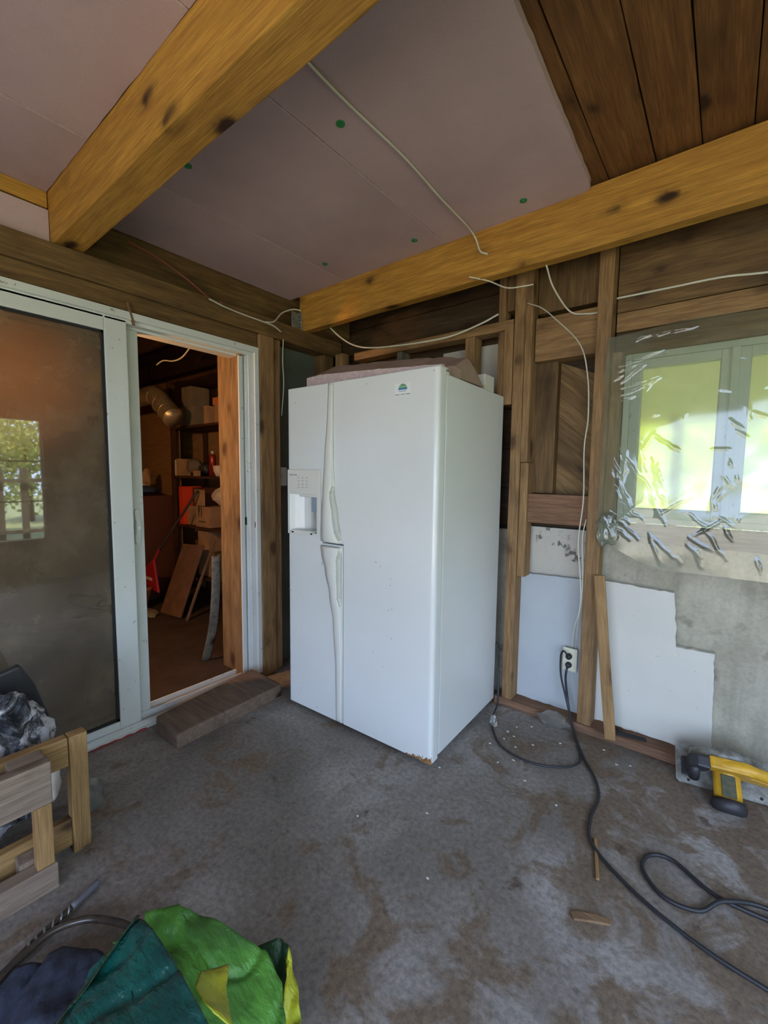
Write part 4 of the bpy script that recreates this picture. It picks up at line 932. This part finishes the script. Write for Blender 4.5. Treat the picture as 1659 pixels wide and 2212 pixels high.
# leaning plywood, cabinet, goods on it
pl = prism('plywood_sheet', [(-3.3, 0), (-2.15, 0), (-2.15, 1.86), (-2.17, 1.92), (-2.22, 1.945), (-3.3, 1.975)], 'y', -.20, -.185, 'ply'); tag(pl, 'tall orange plywood sheet left of the shelf unit', 'plywood')
cb_ = empty('dresser', (-2.55, -.46, 0)); box('carcass', (-.45, -.2, 0), (.36, .2, 1.07), 'brownf', cb_, .004)
for k in range(4):
    dq = box('drawer', (-.43, -.214, .06+k*.25), (.34, -.2, .29+k*.25), 'brownf', cb_, .004)
    box('pull', (-.06, -.225, .17+k*.25), (.0, -.214, .185+k*.25), 'dark', dq, 0)
tag(cb_, 'dark brown chest of drawers beside the shelf unit', 'dresser')
tag(blob('folded_cloth', (-2.38, -.48, 1.125), (.2, .12, .045), 'blue', None, .2, 5, 4), 'dark blue folded cloth on the chest of drawers', 'cloth')
tag(blob('folded_cloth', (-2.76, -.48, 1.12), (.13, .12, .04), 'whitep', None, .2, 6, 4), 'pale folded cloth left of the blue one on the chest', 'cloth')
ru = empty('paper_roll', (-2.5, -.48, 1.205)); bm = bmesh.new(); addtube(bm, [V((-.2, 0, 0)), V((.18, 0, 0))], .035, 18); link('roll', bm, 'whitep', ru, True)
bm = bmesh.new(); addtube(bm, [V((.1, 0, 0)), V((.13, 0, 0))], .05, 18); link('band', bm, 'tool', ru, True); tag(ru, 'rolled pale material lying on the folded cloths', 'roll')
tag(crumple('glove', (-2.28, -.48, 1.26), (.045, .04, .09), 'card', 6), 'tan crumpled glove at the right end of the chest', 'glove')
# duct
DU = empty('air_duct', (-2.05, -.5, 2.0))
for k in (-.6, -.1): box('hanger_strap', (k, -.088, .06), (k+.02, -.085, .42), 'metal', DU, 0); bm = bmesh.new(); addtube(bm, cr([V((-1.2, 0, .03)), V((-.2, 0, .055)), V((.02, 0, .06)), V((.12, 0, .02))], 8), .085, 28)
link('straight_pipe', bm, 'duct', DU, True)
bm = bmesh.new(); p_ = [V((.04, 0, .06)), V((.12, 0, .025)), V((.22, 0, -.05)), V((.30, -.0, -.11)), V((.42, 0, -.20))]; addtube(bm, cr(p_, 8), .088, 28); link('elbow', bm, 'duct', DU, True)
for t_, r_ in ((.08, .094), (.2, .094), (.31, .093), (.41, .095)):
    q = V((.04+(t_-.04)*1.0, 0, .06-(t_-.04)*.68)); bm = bmesh.new(); d_ = V((.8, 0, -.55)).normalized(); addtube(bm, [q-d_*.006, q+d_*.006], r_, 28); link('joint_ring', bm, 'duct', DU, True)
tag(DU, 'shiny metal air duct with elbow under the storage room ceiling', 'duct')
# red scoop with dark handle
SCP = empty('snow_scoop', (-2.10, -.75, .4)); tube('shaft', [V((.28, .3, .72)), V((.16, .15, .42)), V((.05, .03, .16))], .012, 'tool', SCP)
tube('yoke', [V((.05, .03, .17)), V((0, 0, .06)), V((-.10, -.02, -.02)), V((-.24, -.02, -.10))], .010, 'redp', SCP)
prism('blade', [(-.28, -.10), (.02, .07), (.10, -.24), (-.26, -.21)], 'y', -.02, .0, 'redp', SCP, .004); bm = bmesh.new()
for k in range(7): addbox(bm, (-.20+k*.028, -.023, -.145), (-.18+k*.028, -.0205, -.115))
link('lettering', bm, 'whitep', SCP)
tag(SCP, 'red plastic snow scoop hanging in the storage room doorway', 'snow scoop')
SCP.location = (-1.85, -.62, .42)
tag(beam('leaning_board', (-1.56, -.62, .0), (-1.60, -.36, .62), .36, .02, 'inner', None, (0, -1, .3)), 'brown board leaning on the lower shelves', 'board')
bpy.data.objects['leaning_board'].data.materials[0] = plain('brown_hardboard', (.20, .11, .07), .8, c2=(.15, .08, .05))
tag(beam('leaning_batten', (-1.30, -.60, .0), (-1.30, -.32, .68), .03, .015, 'rough', None, (0, -1, .3)), 'thin pale batten leaning right of the brown board', 'batten')
ibox('cardboard_box', -1.70, -1.50, -.26, -.10, .302, .745, 'card', 'tan carton behind the leaning board, under the middle shelf')
ibox('paint_bucket', -1.44, -1.22, -.5, -.33, .25, .50, 'cardg', 'grey container with a pinkish label near the jamb', 'container'); bpy.data.objects['paint_bucket'].location.z = .305; bpy.data.objects['paint_bucket'].location.y = -.20
q = box('label_sheet', (-.09, -.089, .02), (.03, -.086, .22), 'card', bpy.data.objects['paint_bucket'], 0)
lathe('flower_pot', [(.10, 0), (.15, .2), (.16, .22)], 'terra', None, loc=(-1.93, -.78, .0)); tag(bpy.data.objects['flower_pot'], 'terracotta coloured pot on the storage room floor', 'pot')
tag(crumple('rag', (-1.72, -.74, .02), (.12, .06, .03), 'cardg', 3), 'grey rag on the floor beside the pot', 'rag')
tag(tube('curved_plank', [(-.40, -.93, 0), (-.34, -.905, .25), (-.31, -.895, .5), (-.30, -.892, .75)], .035, 'grey', ry=.008), 'curved grey lath leaning on the jamb board', 'lath')
tag(tube('hanging_wire', [(-1.06, -.9, 2.12), (-.95, -.9, 2.135), (-.80, -.9, 2.11), (-.66, -.9, 2.12), (-.5, -.9, 2.20), (-.42, -.9, 2.26)], .005, 'cable'), 'pale wire hanging below the storage room ceiling', 'wire')
# the lamp of the storage room: bare warm bulb
LB = empty('light_bulb', (-.38, -2.0, 1.76))
bm = bmesh.new(); bmesh.ops.create_uvsphere(bm, u_segments=16, v_segments=10, radius=.03)
me_, n_, b_ = newmat('bulb_glow'); b_.inputs['Emission Color'].default_value = (1, .5, .2, 1); b_.inputs['Emission Strength'].default_value = 60
link('globe', bm, me_, LB, True); cyl('socket', (0, 0, .025), (0, 0, .08), .018, 'tool', LB)
tube('flex', [V((0, 0, .08)), V((0, .01, .3)), V((0, 0, .66))], .004, 'tool', LB)
tag(LB, 'bare warm light bulb glowing behind the dusty door glass', 'light bulb')
pl_ = bpy.data.lights.new('bulb_light', 'POINT'); pl_.energy = 50; pl_.color = (1, .48, .17); pl_.shadow_soft_size = .035
po = bpy.data.objects.new('bulb_light', pl_); COL.objects.link(po); po.location = (-.38, -2.0, 1.72)

# ------------------------------------------------------------------ outside
struct(box('ground_outside', (-30, -30, -.35), (30, 30, -.12), plain('grass_ground', (.19, .21, .10), .9, c2=(.13, .16, .07), scale=3), None, 0))
struct(box('bounce_ground', (-6, -16, -.12), (9, -4.92, -.02), plain('pale_bounce_gravel', (.42, .38, .30), .9, c2=(.32, .28, .22), scale=8), None, 0))  # unseen pale ground added to bounce sunlight up to the ceiling
struct(prism('porch_roof', [(.16, 2.32), (2.4, 1.80), (2.4, 1.86), (.16, 2.40)], 'x', -.5, 6, plain('painted_porch_soffit', (.55, .54, .46), .8)))
tag(bx('porch_post', (1.62, 1.9, -.12), (1.72, 2.0, 1.88), 'pale'), 'porch post seen dimly through the window, left one', 'post')
tag(bx('porch_post', (1.98, 2.2, -.12), (2.05, 2.27, 1.82), 'pale'), 'thinner porch post seen dimly through the window', 'post')
FN = empty('picket_fence', (5.2, -2.0, 0))
for k in range(16): box('picket', (0, -2.0+k*.26, -.12), (.03, -1.92+k*.26, 1.35), 'grey', FN, 0)
for z in (.45, 1.15): box('rail', (-.03, -2.2, z), (0, 2.4, z+.05), 'grey', FN, 0)
tag(FN, 'grey picket fence mirrored in the dark door glass', 'fence')
w2 = empty('window_2'); struct(w2)
bm = bmesh.new()
for k in range(6): addbox(bm, (4.05, -.9-k*.52-.008, .5), (4.065, -.9-k*.52+.008, 1.9))
for z in (.95, 1.42): addbox(bm, (4.05, -3.5, z-.007), (4.065, -.9, z+.007))
link('glazing_bar', bm, 'dark', w2)
def mk_leaf():
    m = bpy.data.materials.new('leaves'); m.use_nodes = True; n = m.node_tree; n.nodes.clear()
    out = N(n, 'ShaderNodeOutputMaterial'); d = N(n, 'ShaderNodeBsdfDiffuse'); t = N(n, 'ShaderNodeBsdfTranslucent')
    c = ramp(n, noiset(n, objvec(n), 3, 4), [(.35, (.24, .31, .08)), (.65, (.48, .52, .19))]); n.links.new(c, d.inputs[0]); n.links.new(c, t.inputs[0])
    mx = N(n, 'ShaderNodeMixShader'); mx.inputs[0].default_value = .45; n.links.new(d.outputs[0], mx.inputs[1]); n.links.new(t.outputs[0], mx.inputs[2]); n.links.new(mx.outputs[0], out.inputs[0]); return m
MT['leaf'] = mk_leaf(); random.seed(11)
bm = bmesh.new()
for k in range(5200):
    a = random.random()*2*PI; cz = random.uniform(-1, 1); r = random.random()**.45; s = math.sqrt(1-cz*cz)
    p = V((math.cos(a)*s*r*1.5, math.sin(a)*s*r*1.5, cz*r*1.8)); p *= 1+.25*noise.noise(p*2)
    Rm = Matrix.Rotation(random.random()*6, 3, V((random.random()-.5, random.random()-.5, random.random()-.5)).normalized()); z_ = .05+.05*random.random()
    bm.faces.new([bm.verts.new(p+Rm @ V(q)*z_) for q in ((-1, 0, 0), (0, -.5, .1), (1, 0, 0), (0, .5, .1))])
T0 = empty('tree'); fo0 = link('foliage', bm, 'leaf', T0); fo0.location = (0, 0, 2.0)
tr0 = tube('trunk', [V((0, 0, -.15)), V((.05, 0, 1)), V((0, .05, 2.4))], .09, 'inner', T0)
SP = [(9.5, -1.2, 0), (9.2, 2.8, 0), (9.3, -5.2, 0), (13.2, 1.0, 0), (13.4, -3.2, 0), (2.4, 7.0, 0), (-1.5, 7.4, 0), (6.3, 6.6, 0), (.6, 11.2, 0), (4.5, 10.8, 0), (8.4, 10.6, 0), (-4.4, 10.5, 0)]
for i, (x, y, k) in enumerate(SP):
    if i == 0: t_ = T0
    else:
        t_ = T0.copy(); COL.objects.link(t_)
        for ch in (fo0, tr0): c_ = ch.copy(); COL.objects.link(c_); c_.parent = t_
    t_.location = (x, y, 0); t_.rotation_euler.z = i*1.3; s_ = 1+.08*(i % 3); t_.scale = (s_, s_, s_)
    back = y > 4
    tag(t_, 'leafy green tree blurred behind the plastic covered window' if back else 'leafy tree beyond the fence, mirrored in the door glass', 'tree', 'trees behind the back window' if back else 'trees beyond the side opening')
